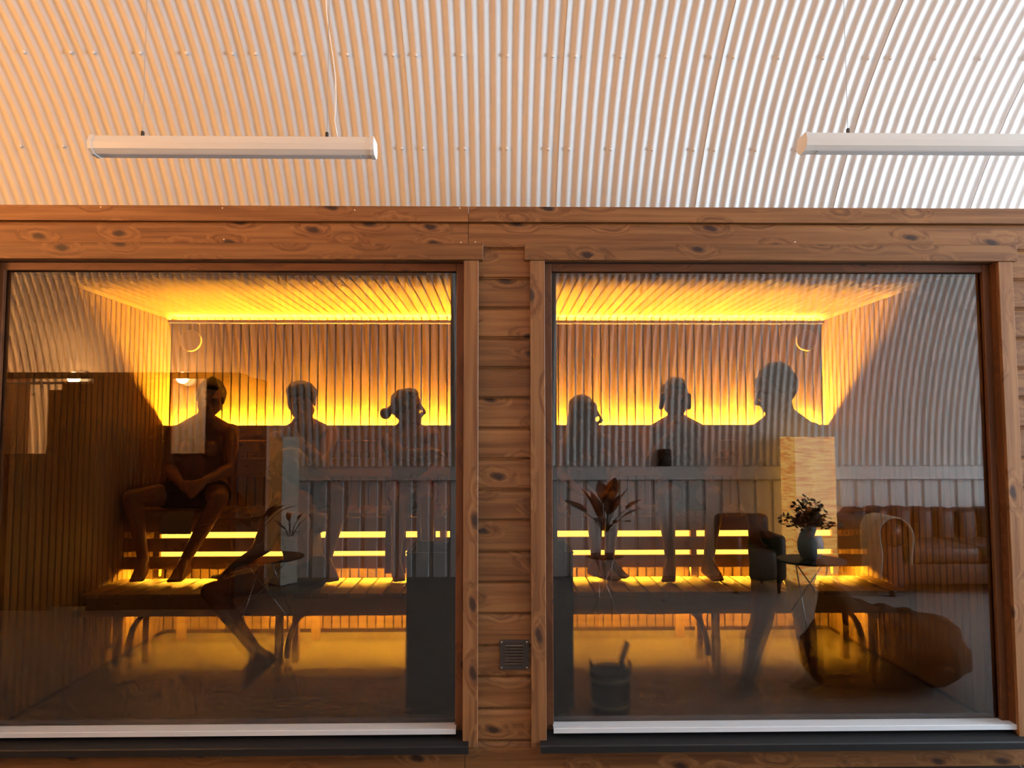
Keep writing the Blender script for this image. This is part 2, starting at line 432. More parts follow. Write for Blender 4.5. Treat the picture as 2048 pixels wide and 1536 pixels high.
for i in range(16):
    zt, zb = rows[i], rows[i + 1]
    siding(-.150, .205, zb, zt)                                    # pillar between the windows
    for s in (-1, 1): siding(*(sorted((s * 2.366, s * WX))), zb, zt)
zb0 = rows[16] - .001
for x0, x1 in ((-WX, JB - .0012), (JB + .0012, WX)): siding(x0, x1, -.088, zb0)
MB().box(-WX, -2.42, FY + .02, FY + .10, HF, 2.47).build('stud_panel', 'backing', wf)
MB().box(2.42, WX, FY + .02, FY + .10, HF, 2.47).build('stud_panel', 'backing', wf)
MB().box(-.165, .215, FY + .02, FY + .14, HF, 2.47).build('stud_panel', 'backing', wf)
MB().box(-2.42, 2.42, FY + .02, FY + .14, 2.235, 2.47).build('header_panel', 'backing', wf)
MB().box(-2.42, 2.42, FY + .02, FY + .14, HF, .055).build('sole_panel', 'backing', wf)
MB().box(-WX, WX, FY - .06, FY + .02, HF, -.078).build('plinth', 'black_metal', wf)
nl = MB(); nl.lathe([(.004, 0), (.0035, .0015), (.001, .002)], (0, 0, 0), 8, 'Y'); nl_me = nl.mesh('nail', 'nail')
for px, py in ((203, 415), (205, 436), (446, 417), (449, 437), (448, 479), (710, 421), (712, 438), (920, 417), (919, 440), (922, 485), (946, 440), (951, 484), (1019, 440), (1588, 440), (1826, 441), (1590, 484)):
    p = P(px, py, FY); put('nail', nl_me, wf, (p.x, FY - (.008 if py < 430 else .002), p.z))

# sauna roof deck and outer cladding behind the pine front
MB().box(-WX, WX, FY + .02, 6.1, 2.36, 2.465).build('wall_roof_deck', 'backing')
tag(bpy.data.objects['wall_roof_deck'], kind='structure')
for s, nm in ((-1, 'wall_outer_left'), (1, 'wall_outer_right')):
    tag(MB().box(s * WX, s * (WX - .04), FY + .1, 6.1, HF, 2.36).build(nm, 'backing'), kind='structure')

# ------------------------------------------------------------------ the two windows
def window(name, gx0, gx1, inner_left, n_label):
    """gx0..gx1: edges of the visible glass"""
    wn = thing(name, ((gx0 + gx1) / 2, GY, .1), kind='structure')
    gz0, gz1 = .110, 2.200
    f = .035
    ox0, ox1 = gx0 - f, gx1 + f; oz0, oz1 = .06, gz1 + .038
    cz = (gz0 + gz1) / 2; cx = (gx0 + gx1) / 2
    MB().box(gx0 - .012 - cx, gx1 + .012 - cx, GY - .004, GY + .004, gz0 - .012, gz1 + .012).build('pane', 'sauna_glass', wn, (cx, 0, 0))
    for a, b in ((ox0, gx0), (gx1, ox1)):
        rbox(-(b-a)/2, (b-a)/2, GY - .030, GY - .0065, oz0 - cz, oz1 - cz, .003).build('glazing_bead', 'pine_frame_v', wn, ((a+b)/2, 0, cz))
        MB().box(-(b-a)/2, (b-a)/2, GY + .0065, GY + .07, oz0 - cz, oz1 - cz).build('frame_stile', 'pine_frame_v', wn, ((a+b)/2, 0, cz))
    rbox(gx0 - cx, gx1 - cx, GY - .029, GY - .0065, gz1, oz1, .003).build('glazing_bead', 'pine_frame_h', wn, (cx, 0, 0))
    MB().box(gx0 - cx, gx1 - cx, GY + .0065, GY + .069, gz1, oz1).build('frame_rail', 'pine_frame_h', wn, (cx, 0, 0))
    MB().box(gx0 - cx, gx1 - cx, GY + .0065, GY + .069, oz0, gz0).build('frame_rail', 'pine_frame_h', wn, (cx, 0, 0))
    # jamb linings reach from the frame to the casing
    for a, b in ((ox0 - .012, ox0), (ox1, ox1 + .012)):
        MB().box(-.006, .006, FY - .004, GY + .07, .05 - cz, oz1 - cz).build('jamb', 'pine_frame_v', wn, ((a+b)/2, 0, cz))
    MB().box(ox0 - .012 - cx, ox1 + .012 - cx, FY - .004, GY + .07, oz1, oz1 + .012).build('jamb', 'pine_frame_h', wn, (cx, 0, 0))
    # casing boards on the face of the wall
    hz0, hz1 = P(1500, 521, FY - .028).z, P(1500, 489, FY - .028).z
    for a, b in ((ox0 - .070, ox0 - .002), (ox1 + .002, ox1 + .070)):
        rbox(-(b-a)/2, (b-a)/2, FY - .024, FY + .004, .030 - cz, hz0 - .001 - cz, .002, 1).build('casing', 'pine_v', wn, ((a+b)/2, 0, cz))
    hx0, hx1 = ox0 - .095, ox1 + .092
    rbox(hx0 - cx, hx1 - cx, FY - .030, FY + .004, hz0 - hz1, 0, .002, 1).build('head_casing', 'pine_h', wn, (cx, 0, hz1))
    # aluminium sill with a drip lip, black flashing below
    sx0, sx1 = gx0 - .004, gx1 + .052
    if inner_left: sx0, sx1 = gx0 - .052, gx1 + .006
    MB().prism([(GY + .006, .110), (3.553, .108), (3.550, .106), (3.550, .086), (3.556, .086), (3.556, .100), (GY + .006, .100)], 'X', sx0 - cx, sx1 - cx).build('sill', 'aluminium', wn, (cx, 0, 0))
    MB().prism([(GY + .06, .094), (3.62, .094), (3.565, .070), (3.505, .052), (3.502, .046), (3.502, .018), (3.508, .018), (3.510, .040), (GY + .06, .060)], 'X', ox0 - .03 - cx, ox1 + .03 - cx).build('flashing', 'black_metal', wn, (cx, 0, 0))
    return wn
window('window_1', -2.315, -.198, True, 1)
window('window_2', .252, 2.318, False, 2)

# ------------------------------------------------------------------ vent grille between the windows
p0, p1 = P(1000, 1338, FY), P(1057, 1279, FY)
vg = thing('vent_grille', ((p0.x+p1.x)/2, FY - .004, p0.z), 'small square brown metal louvred vent on the pine pillar between the windows', 'vent')
cx, cz, hw = (p0.x+p1.x)/2, (p0.z+p1.z)/2, (p1.x-p0.x)/2
fr = MB()
for a in ((-hw, -hw*.62, -hw, hw), (hw*.62, hw, -hw, hw), (-hw*.62, hw*.62, hw*.72, hw), (-hw*.62, hw*.62, -hw, -hw*.72)):
    fr.box(cx + a[0], cx + a[1], FY - .008, FY + .002, cz + a[2], cz + a[3])
fr.build('grille_frame', 'dark_plastic', vg)
for i in range(7):
    z = cz - hw * .62 + i * hw * .206
    MB().prism([(FY - .010, z), (FY - .014, z - .002), (FY - .004, z + .0065), (FY - .002, z + .0055)], 'X', cx - hw*.64, cx + hw*.64).build('louvre', 'vent_brown', vg)
MB().box(cx - hw*.64, cx + hw*.64, FY - .0015, FY + .0005, cz - hw*.75, cz + hw*.75).build('back_plate', 'black_metal', vg)
for sx in (-1, 1):
    for sz in (-1, 1):
        put('screw', nl_me, vg, (cx + sx * hw * .88, FY - .009, cz + sz * hw * .88))

# ------------------------------------------------------------------ sauna room
SX, SB, SZ = 2.42, 5.70, 2.30
tag(MB().box(-SX - .05, SX + .05, FY + .14, SB + .1, -.08, 0).build('floor_sauna', 'sauna_concrete'), kind='structure')
PB = 2 * SX / 76
def board_prof(wd, th, ch=.004): return [(-wd/2, 0), (-wd/2, -th + ch), (-wd/2 + ch, -th), (wd/2 - ch, -th), (wd/2, -th + ch), (wd/2, 0)]
wb = thing('wall_back', (0, SB, 0), kind='structure')
MB().box(-SX - .05, SX + .05, SB + .016, SB + .06, 0, SZ + .05).build('backing_board', 'backing', wb)
bm_ = MB().prism([(a, b + .016) for a, b in board_prof(PB - .0085, .016)], 'Z', .03 - 1.1, SZ - 1.1).mesh('board', 'aspen_v')
for i in range(76): put('board', bm_, wb, (-SX + (i + .5) * PB, SB, 1.1))
for s, nm in ((-1, 'wall_side_left'), (1, 'wall_side_right')):
    ws = thing(nm, (s * SX, 4.7, 0), kind='structure')
    MB().box(s * (SX + .016), s * (SX + .06), FY + .14, SB + .06, 0, SZ + .05).build('backing_board', 'backing', ws)
    n = 31
    me = MB().prism([(s * (b + .016), a) for a, b in board_prof(PB - .0085, .016)], 'Z', .03 - 1.1, SZ - 1.1).mesh('board', 'aspen_v')
    for i in range(n): put('board', me, ws, (s * SX, SB - (i + .5) * PB, 1.1))
    # small corner mouldings under the ceiling
    MB().prism([(s * SX, SZ), (s * (SX - .022), SZ), (s * (SX - .022), SZ - .008), (s * (SX - .006), SZ - .024), (s * SX, SZ - .024)], 'Y', FY + .14, SB - .04).build('moulding', 'aspen_d', ws)
cs = thing('ceiling_sauna', (0, 4.7, SZ), kind='structure')
MB().box(-SX - .05, SX + .05, FY + .14, SB + .06, SZ + .016, SZ + .06).build('backing_board', 'backing', cs)
me = MB().prism([(a, .016 + b) for a, b in board_prof(PB - .0085, .016)], 'Y', FY + .14 - 4.7, SB - .004 - 4.7).mesh('board', 'aspen_d')
for i in range(76): put('board', me, cs, (-SX + (i + .5) * PB, 4.7, SZ))
tag(MB().box(-SX, SX, FY + .13, FY + .15, 2.20, SZ + .06).build('wall_inner_header', 'panel_dark'), kind='structure')
tag(MB().box(-.23, .28, FY + .13, FY + .15, 0, 2.3).build('wall_inner_pillar', 'panel_dark'), kind='structure')

# light cove: narrow shelf along the back wall with a strip shining at the ceiling
cv = thing('cove_light', (0, SB - .05, 2.25), 'long amber light strip in a wooden cove under the sauna ceiling', 'strip light')
rbox(-SX + .002, SX - .002, SB - .075, SB - .002, 2.252, 2.262, .002, 1).build('shelf', 'aspen_h', cv)
MB().box(-SX + .002, SX - .002, SB - .080, SB - .0755, 2.252, 2.272).build('fascia', 'aspen_h', cv)
MB().box(-SX + .03, SX - .03, SB - .060, SB - .044, 2.2622, 2.2672).build('led_strip', 'led_cove', cv)
MB().box(-SX + .01, SX - .01, SB - .079, SB - .072, 2.246, 2.2518).build('diffuser_line', 'cove_line', cv)

# ------------------------------------------------------------------ benches
BP = 2 * SX / 47
bl = thing('sauna_bench', (0, 4.8, 0), 'lower slatted wooden sauna bench on tapered legs', 'bench')
LZ, LF, LB = .51, 4.55, 5.04
me = rbox(-.0465, .0465, LF, LB, LZ - .026, LZ, .003, 1).mesh('slat', 'aspen_d')
for i in range(47): put('slat', me, bl, (-SX + (i + .5) * BP, 0, 0))
rbox(-SX + .004, SX - .004, LF + .001, LF + .026, LZ - .128, LZ - .027, .004, 1).build('apron', 'aspen_h', bl)
rbox(-SX + .004, SX - .004, LB - .03, LB - .004, LZ - .128, LZ - .027, .004, 1).build('apron', 'aspen_h', bl)
def brace(x, y, z0, z1, dx):
    return [(x, y, z1)]
for x in (-2.215, -1.28, -.36, .36, 1.28, 2.215):
    for y in (LF + .05, LB - .055):
        rbox(x - .020, x + .020, y - .022, y + .022, 0, LZ - .027, .003, 1).build('leg', 'aspen_v', bl)
    # curved bracket from the leg up to the apron
    sgn = 1 if x < 0 else -1
    mb = MB(); pts = []
    for q in range(9):
        u = q / 8; a = u * PI / 2
        pts.append((x + sgn * (.02 + .13 * (1 - math.cos(a)) ), LF + .10 + .0 * u, .12 + .265 * math.sin(a)))
    for a, b in zip(pts[:-1], pts[1:]):
        mb.add([(a[0], a[1]-.012, a[2]), (a[0]+sgn*.03, a[1]-.012, a[2]-.004), (a[0]+sgn*.03, a[1]+.012, a[2]-.004), (a[0], a[1]+.012, a[2]),
                (b[0], b[1]-.012, b[2]), (b[0]+sgn*.03, b[1]-.012, b[2]-.004), (b[0]+sgn*.03, b[1]+.012, b[2]-.004), (b[0], b[1]+.012, b[2])],
               [(0,1,2,3),(7,6,5,4),(0,4,5,1),(1,5,6,2),(2,6,7,3),(3,7,4,0)])
    mb.build('bracket', 'aspen_v', bl)
bu = thing('sauna_bench', (0, 5.3, 0), 'upper slatted wooden sauna bench with lit gaps in its riser', 'bench')
UZ, UF, UB = .925, 5.05, 5.57
me = rbox(-.0465, .0465, UF, UB, UZ - .028, UZ, .003, 1).mesh('slat', 'aspen_d')
for i in range(47): put('slat', me, bu, (-SX + (i + .5) * BP, 0, 0))
for z0, z1 in ((.803, .894), (.678, .763), (.566, .645)):
    rbox(-SX + .004, SX - .004, UF + .004, UF + .026, z0, z1, .004, 1).build('riser_board', 'aspen_h', bu)
rbox(-SX + .004, SX - .004, UB - .03, UB - .004, .79, UZ - .029, .004, 1).build('bearer', 'aspen_h', bu)
for x in (-2.215, -1.28, -.36, .36, 1.28, 2.215):
    rbox(x - .02, x + .02, UF + .03, UF + .07, .512, UZ - .03, .003, 1).build('leg', 'aspen_v', bu)
    rbox(x - .03, x + .03, UB - .07, UB - .032, 0, UZ - .03, .003, 1).build('leg', 'aspen_v', bu)
# strips glowing in the riser gaps and under the seat
for i, (z0, z1, lb) in enumerate(((.758, .808, 'amber light strip in the top gap of the bench riser'), (.640, .683, 'amber light strip in the second gap of the bench riser'))):
    t = thing('riser_light', (0, UF + .05, z0), lb, 'strip light', 'strip lights in the riser of the upper bench')
    for x0, x1 in ((-2.19, -1.305), (-1.255, -.385), (-.335, .335), (.385, 1.255), (1.305, 2.19)):
        MB().box(x0, x1, UF + .045, UF + .055, z0 + .004, z1 - .004).build('led_strip', 'led_gap', t)
        MB().box(x0, x1, UF + .0555, UF + .062, z0, z1).build('channel', 'aluminium', t)
t = thing('under_bench_light', (0, 5.12, .57), 'amber light strip at the foot of the riser of the upper bench', 'strip light')
MB().box(-SX + .06, SX - .06, 5.125, 5.145, .576, .580).build('led_strip', 'led_floor', t)
MB().box(-SX + .06, SX - .06, 5.121, 5.149, .581, .592).build('channel', 'aluminium', t)
# backrest with the strip that lights the wall behind
br = thing('backrest', (0, 5.6, 1.1), 'horizontal board backrest of the upper bench with amber light behind its top edge', 'backrest')
for z0, z1, y in ((1.392, 1.500, 5.590), (1.300, 1.386, 5.596), (1.130, 1.264, 5.590)):
    rbox(-SX + .004, SX - .004, y, y + .022, z0, z1, .003, 1).build('board', 'aspen_h', br)
for x in (-2.1, -1.2, -.4, .4, 1.2, 2.1):
    rbox(x - .022, x + .022, 5.62, 5.66, UZ - .02, 1.44, .003, 1).build('post', 'aspen_v', br)
t = thing('backrest_light', (0, 5.65, 1.45), 'long amber light strip behind the top of the backrest', 'strip light')
MB().box(-SX + .03, SX - .03, 5.664, 5.684, 1.452, 1.457).build('led_strip', 'led_back', t)
MB().box(-SX + .03, SX - .03, 5.661, 5.688, 1.440, 1.4515).build('channel', 'aluminium', t)

# wooden air valves
for px, py, lb in ((382, 682, 'round pale wooden air valve on the sauna back wall beside the corner on the reader\'s left'), (1612, 681, 'round pale wooden air valve on the sauna back wall above the standing man')):
    p = P(px, py, SB - .02)
    t = thing('air_valve', (p.x, SB, p.z), lb.replace("beside the corner on the reader's left", 'above the man with clasped hands'), 'vent', 'round wooden air valves')
    MB().lathe([(.074, -.036), (.080, -.033), (.081, -.022), (.070, -.018)], (p.x, SB, p.z), 40, 'Y').build('disc', 'birch', t, smooth=False)
    MB().lathe([(.03, -.018), (.03, 0)], (p.x, SB, p.z), 20, 'Y').build('stem', 'aspen_h', t)

# ------------------------------------------------------------------ heater with stones
ht = thing('sauna_heater', (0, 4.2, 0), 'large black box sauna heater with open stone top behind the pillar', 'heater')
hx0, hx1, hy0, hy1, hz = P(812, 1250, 4.02).x, P(1147, 1250, 4.02).x, 4.02, 4.45, .815
for nm, b in (('front_panel', (hx0, hx1, hy0, hy0 + .012, .03, hz)), ('back_panel', (hx0, hx1, hy1 - .012, hy1, .03, hz)),
              ('side_panel', (hx0, hx0 + .012, hy0 + .012, hy1 - .012, .03, hz)), ('side_panel', (hx1 - .012, hx1, hy0 + .012, hy1 - .012, .03, hz)),
              ('base', (hx0 + .02, hx1 - .02, hy0 + .02, hy1 - .02, 0, .05)), ('stone_tray', (hx0 + .012, hx1 - .012, hy0 + .012, hy1 - .012, .64, .66))):
    rbox(*b, .002, 1).build(nm, 'heater_black', ht)
rim = MB()
for b in ((hx0 - .003, hx1 + .003, hy0 - .003, hy0 + .010, hz, hz + .006), (hx0 - .003, hx1 + .003, hy1 - .010, hy1 + .003, hz, hz + .006), (hx0 - .003, hx0 + .010, hy0, hy1, hz, hz + .006), (hx1 - .010, hx1 + .003, hy0, hy1, hz, hz + .006)):
    rim.box(*b)
rim.build('rim', 'heater_black', ht)
rng = random.Random(3)
stones = []
for k in range(3):
    bm = bmesh.new(); bmesh.ops.create_icosphere(bm, subdivisions=2, radius=1)
    for v in bm.verts:
        v.co *= .8 + .35 * noise.noise(v.co * 1.3 + Vector((k * 5, 1, 2))); v.co.z *= .8
    m = bpy.data.meshes.new('sauna_stone'); bm.to_mesh(m); bm.free(); m.materials.append(MATS['stone'])
    m.polygons.foreach_set('use_smooth', [True] * len(m.polygons)); stones.append(m)
for j in range(4):
    for i in range(9):
        x = hx0 + .06 + (hx1 - hx0 - .12) * i / 8 + rng.uniform(-.01, .01); y = hy0 + .065 + (hy1 - hy0 - .13) * j / 3 + rng.uniform(-.01, .01)
        r = rng.uniform(.036, .042)
        o = put('sauna_stone', stones[rng.randrange(3)], None, (x, y, .66 + r * .78 + rng.uniform(0, .03)))
        o.scale = (r, r, r * 1.0); o.rotation_euler = (rng.uniform(-.3, .3), rng.uniform(-.3, .3), rng.uniform(0, 6))
        tag(o, 'dark grey stone lying in the open top of the black heater', 'stone', 'stones in the heater')

# ------------------------------------------------------------------ bucket and ladle
bp_ = P(1221, 1411, 4.06)
bx, by = bp_.x, 4.06
bk = thing('sauna_bucket', (bx, by, 0), 'dark round sauna bucket standing on the floor beside the heater', 'bucket')
prof = [(.090, 0), (.094, .004), (.104, .215), (.106, .222), (.100, .222), (.096, .214), (.086, .012), (.0, .012)]
MB().lathe(prof, (bx, by, 0), 28, cap=False).build('body', 'bucket_black', bk, smooth=True)
MB().lathe([(.086, .0), (.086, .012), (.001, .012)], (bx, by, 0), 28).build('bottom', 'bucket_black', bk)
for z, r in ((.04, .0975), (.17, .1035)):
    MB().lathe([(r, 0), (r + .003, .002), (r + .003, .014), (r, .016)], (bx, by, z), 28, cap=False).build('hoop', 'grey_metal', bk, smooth=True)
for s in (-1, 1): rbox(bx + s * .100 - .006, bx + s * .100 + .006, by - .018, by + .018, .20, .262, .003, 1).build('ear', 'bucket_black', bk)
la = thing('ladle', (bx + .04, by, .03), 'long handled ladle leaning out of the dark bucket', 'ladle')
h0, h1 = Vector((bx + .005, by, .10)), P(1255, 1284, 4.03)
MB().tube([h0, h0.lerp(h1, .5), h1], [.009, .012, .014], 10).build('handle', 'dark_wood', la, smooth=True)
MB().lathe([(.012, 0), (.034, .012), (.042, .036), (.040, .037), (.032, .016), (.004, .006)], (bx - .01, by, .055), 18, cap=False).build('bowl', 'dark_wood', la, smooth=True)

# ------------------------------------------------------------------ hanging light fittings over the room
def pendant(px0, px1, py, label, wires, cord_px=None):
    a, b = P(px0, py, YC), P(px1, py, YC)
    L_ = b.x - a.x; z = (a.z + b.z) / 2
    t = thing('pendant_light', ((a.x + b.x) / 2, YC, z), label, 'ceiling light', 'hanging batten lights')
    prof = [(-.035, .030), (-.045, .004), (-.040, -.016), (-.020, -.028), (.020, -.028), (.040, -.016), (.045, .004), (.035, .030)]
    MB().prism([(YC + p, z + q) for p, q in prof], 'X', a.x + .014, b.x - .014).build('housing', 'lamp_white', t)
    MB().prism([(YC + p * .93, z + q - .0006) for p, q in [(-.040, -.0165), (-.020, -.0285), (.020, -.0285), (.040, -.0165), (.030, -.012), (-.030, -.012)]], 'X', a.x + .05, b.x - .05).build('diffuser', 'white_paint', t)
    for x0, x1 in ((a.x, a.x + .0138), (b.x - .0138, b.x)):
        MB().prism([(YC + p * 1.06, z + q * 1.08) for p, q in prof], 'X', x0, x1).build('end_cap', 'lamp_white', t)
    for wx in wires:
        x = P(wx, py - 20, YC).x; zt = arch_z(YC) - .01
        rbox(x - .005, x + .005, YC - .006, YC + .006, z + .0305, z + .060, .002, 1).build('wire_clip', 'dark_plastic', t)
        MB().tube([(x, YC, z + .06), (x, YC, zt)], .0012, 5).build('wire', 'grey_metal', t)
    if cord_px:
        x = P(cord_px, py - 20, YC).x
        pts = [(x + .035, YC + .01, z + .030)]
        for q in range(1, 30):
            u = q / 29
            pts.append((x + .012 + .02 * math.sin(u * 19) * (1 - .5 * u) - .012 * math.sin(u * 7), YC + .012, z + .03 + (arch_z(YC) - .02 - z - .03) * u))
        MB().tube(pts, .0022, 6).build('cord', 'lamp_white', t, smooth=True)
    return t
pendant(188, 751, 297, 'white batten light with a curling cord, hanging whole in view from the vault', (285, 654), 655)
pendant(1604, 2167, 291, 'white batten light cut off by the picture edge at the daylit end of the vault', (1696, 2075))

# ------------------------------------------------------------------ people
def ball(vs, c, r, n=10):
    """points on an ellipsoid; r number or (rx,ry,rz) with optional basis"""
    for i in range(n // 2 + 1):
        t = PI * i / (n // 2)
        for k in range(n):
            a = 2 * PI * k / n
            d = Vector((math.sin(t) * math.cos(a), math.sin(t) * math.sin(a), math.cos(t)))
            if isinstance(r, (int, float)): vs.append(Vector(c) + d * r)
            else: vs.append(Vector(c) + Vector((d.x * r[0], d.y * r[1], d.z * r[2])))
            if i in (0, n // 2): break
class Flesh:
    """convex lumps that are fused into one continuous skin"""
    def __init__(s): s.bm = bmesh.new()
    def hull(s, *balls, basis=None, org=None):
        vs = []
        for c, r in balls: ball(vs, c, r)
        if basis is not None: vs = [org + basis @ v for v in vs]
        b = bmesh.new()
        for v in vs: b.verts.new(v)
        bmesh.ops.convex_hull(b, input=b.verts)
        for v in [v for v in b.verts if not v.link_faces]: b.verts.remove(v)
        m = bpy.data.meshes.new('tmp'); b.to_mesh(m); b.free(); s.bm.from_mesh(m); bpy.data.meshes.remove(m)
        return s
    def chain(s, pts):
        for (a, ra), (b, rb) in zip(pts[:-1], pts[1:]): s.hull((a, ra), (b, rb))
        return s
    def skin(s, name, mat, parent, voxel=.009, smooth=4, at=(0, 0, 0)):
        m = bpy.data.meshes.new(name); s.bm.to_mesh(m); s.bm.free()
        o = bpy.data.objects.new(name + '_raw', m); COL.objects.link(o)
        md = o.modifiers.new('r', 'REMESH'); md.mode = 'VOXEL'; md.voxel_size = voxel; md.use_smooth_shade = True
        sm = o.modifiers.new('s', 'SMOOTH'); sm.factor = .5; sm.iterations = smooth
        dg = bpy.context.evaluated_depsgraph_get()
        me = bpy.data.meshes.new_from_object(o.evaluated_get(dg)); me.name = name
        bpy.data.objects.remove(o); bpy.data.meshes.remove(m)
        me.materials.clear(); me.materials.append(MATS[mat])
        me.polygons.foreach_set('use_smooth', [True] * len(me.polygons))
        return put(name, me, parent, at)
def basis_of(fwd, up):
    f = Vector(fwd).normalized(); u = Vector(up); r = f.cross(u).normalized(); u = r.cross(f).normalized()
    return Matrix((r, f, u)).transposed()
def add_head(fl, c, fwd, up, k=1.0):
    B = basis_of(fwd, up) * k
    H = lambda *b: fl.hull(*b, basis=B, org=c)
    H(((0, -.018, .030), (.074, .094, .084)))
    H(((0, -.045, -.03), (.058, .055, .055)), ((0, -.03, .02), (.066, .07, .06)))
    H(((0, .045, .048), (.056, .035, .045)), ((-.042, .045, -.012), .030), ((.042, .045, -.012), .030))
    H(((-.045, .045, -.02), .026), ((.045, .045, -.02), .026), ((0, .074, -.100), .021), ((-.018, .062, -.096), .019), ((.018, .062, -.096), .019), ((-.050, -.004, -.062), .022), ((.050, -.004, -.062), .022))
    H(((0, .090, .014), .009), ((0, .119, -.030), .012))
    H(((-.013, .098, -.036), .009), ((.013, .098, -.036), .009), ((0, .112, -.033), .012))
    for s in (-1, 1):
        H(((s * .018, .085, .022), .009), ((s * .045, .074, .020), .009))
        H(((s * .078, -.008, .012), (.008, .017, .024)), ((s * .074, -.004, -.018), (.007, .010, .012)))
    H(((-.018, .089, -.058), .007), ((.018, .089, -.058), .007), ((0, .094, -.057), .008))
    H(((-.016, .088, -.070), .008), ((.016, .088, -.070), .008), ((0, .091, -.071), .009))
    return B
def add_hand(fl, wrist, tip_dir, palm_n, k=1.0, curl=.5, side=1):
    """palm, four unequal bent fingers, thumb from the side of the palm"""
    d = Vector(tip_dir).normalized(); n = Vector(palm_n); n = (n - d * n.dot(d)).normalized(); s = d.cross(n).normalized() * side
    w = Vector(wrist)
    fl.hull((w, .024 * k), (w + d * .045 * k + s * .026 * k, .015 * k), (w + d * .045 * k - s * .026 * k, .015 * k), (w + d * .085 * k + s * .030 * k, .012 * k), (w + d * .080 * k - s * .032 * k, .012 * k))
    for i, (off, ln) in enumerate(((.031, .070), (.011, .080), (-.010, .075), (-.030, .058))):
        a = w + d * (.086 - abs(off) * .12) * k + s * off * k
        b1 = a + (d * math.cos(curl * .6) + n * math.sin(curl * .6)) * ln * .45 * k
        b2 = b1 + (d * math.cos(curl * 1.5) + n * math.sin(curl * 1.5)) * ln * .33 * k
        b3 = b2 + (d * math.cos(curl * 2.2) + n * math.sin(curl * 2.2)) * ln * .25 * k
        fl.chain([(a, .0095 * k), (b1, .0090 * k), (b2, .0082 * k), (b3, .0072 * k)])
    a = w + d * .022 * k + s * .026 * k; b1 = a + (s * .75 + d * .7 + n * .25).normalized() * .040 * k; b2 = b1 + (s * .3 + d * .85 + n * .4).normalized() * .032 * k
    fl.chain([(a, .013 * k), (b1, .0105 * k), (b2, .0085 * k)])
def add_foot(fl, ankle, toe, k=1.0, heel=None):
    a, t = Vector(ankle), Vector(toe)
    d = (t - a); 
    dh = Vector((d.x, d.y, 0)).normalized() if heel is None else (t - Vector(heel)).normalized()
    up = Vector((0, 0, 1)) if heel is None else (a - Vector(heel)).normalized()
    hl = (a - dh * .045 * k + Vector((0, 0, -1)) * (a.z - t.z) * .75) if heel is None else Vector(heel)
    s = dh.cross(up).normalized()
    ball_ = t - dh * .045 * k
    fl.hull((a, .037 * k), (hl, .032 * k), (a + dh * .05 * k - up * .03 * k, .030 * k))
    fl.hull((a + dh * .03 * k - up * .01 * k, .033 * k), (hl, .030 * k), (ball_ + s * .026 * k, .017 * k), (ball_ - s * .028 * k, .016 * k))
    for off, ln, r in ((.030, .045, .0125), (.012, .046, .0095), (-.003, .042, .009), (-.018, .036, .0085), (-.032, .028, .0085)):
        b = ball_ + s * off * k
        fl.hull((b, .013 * k), (b + dh * ln * k, r * k))
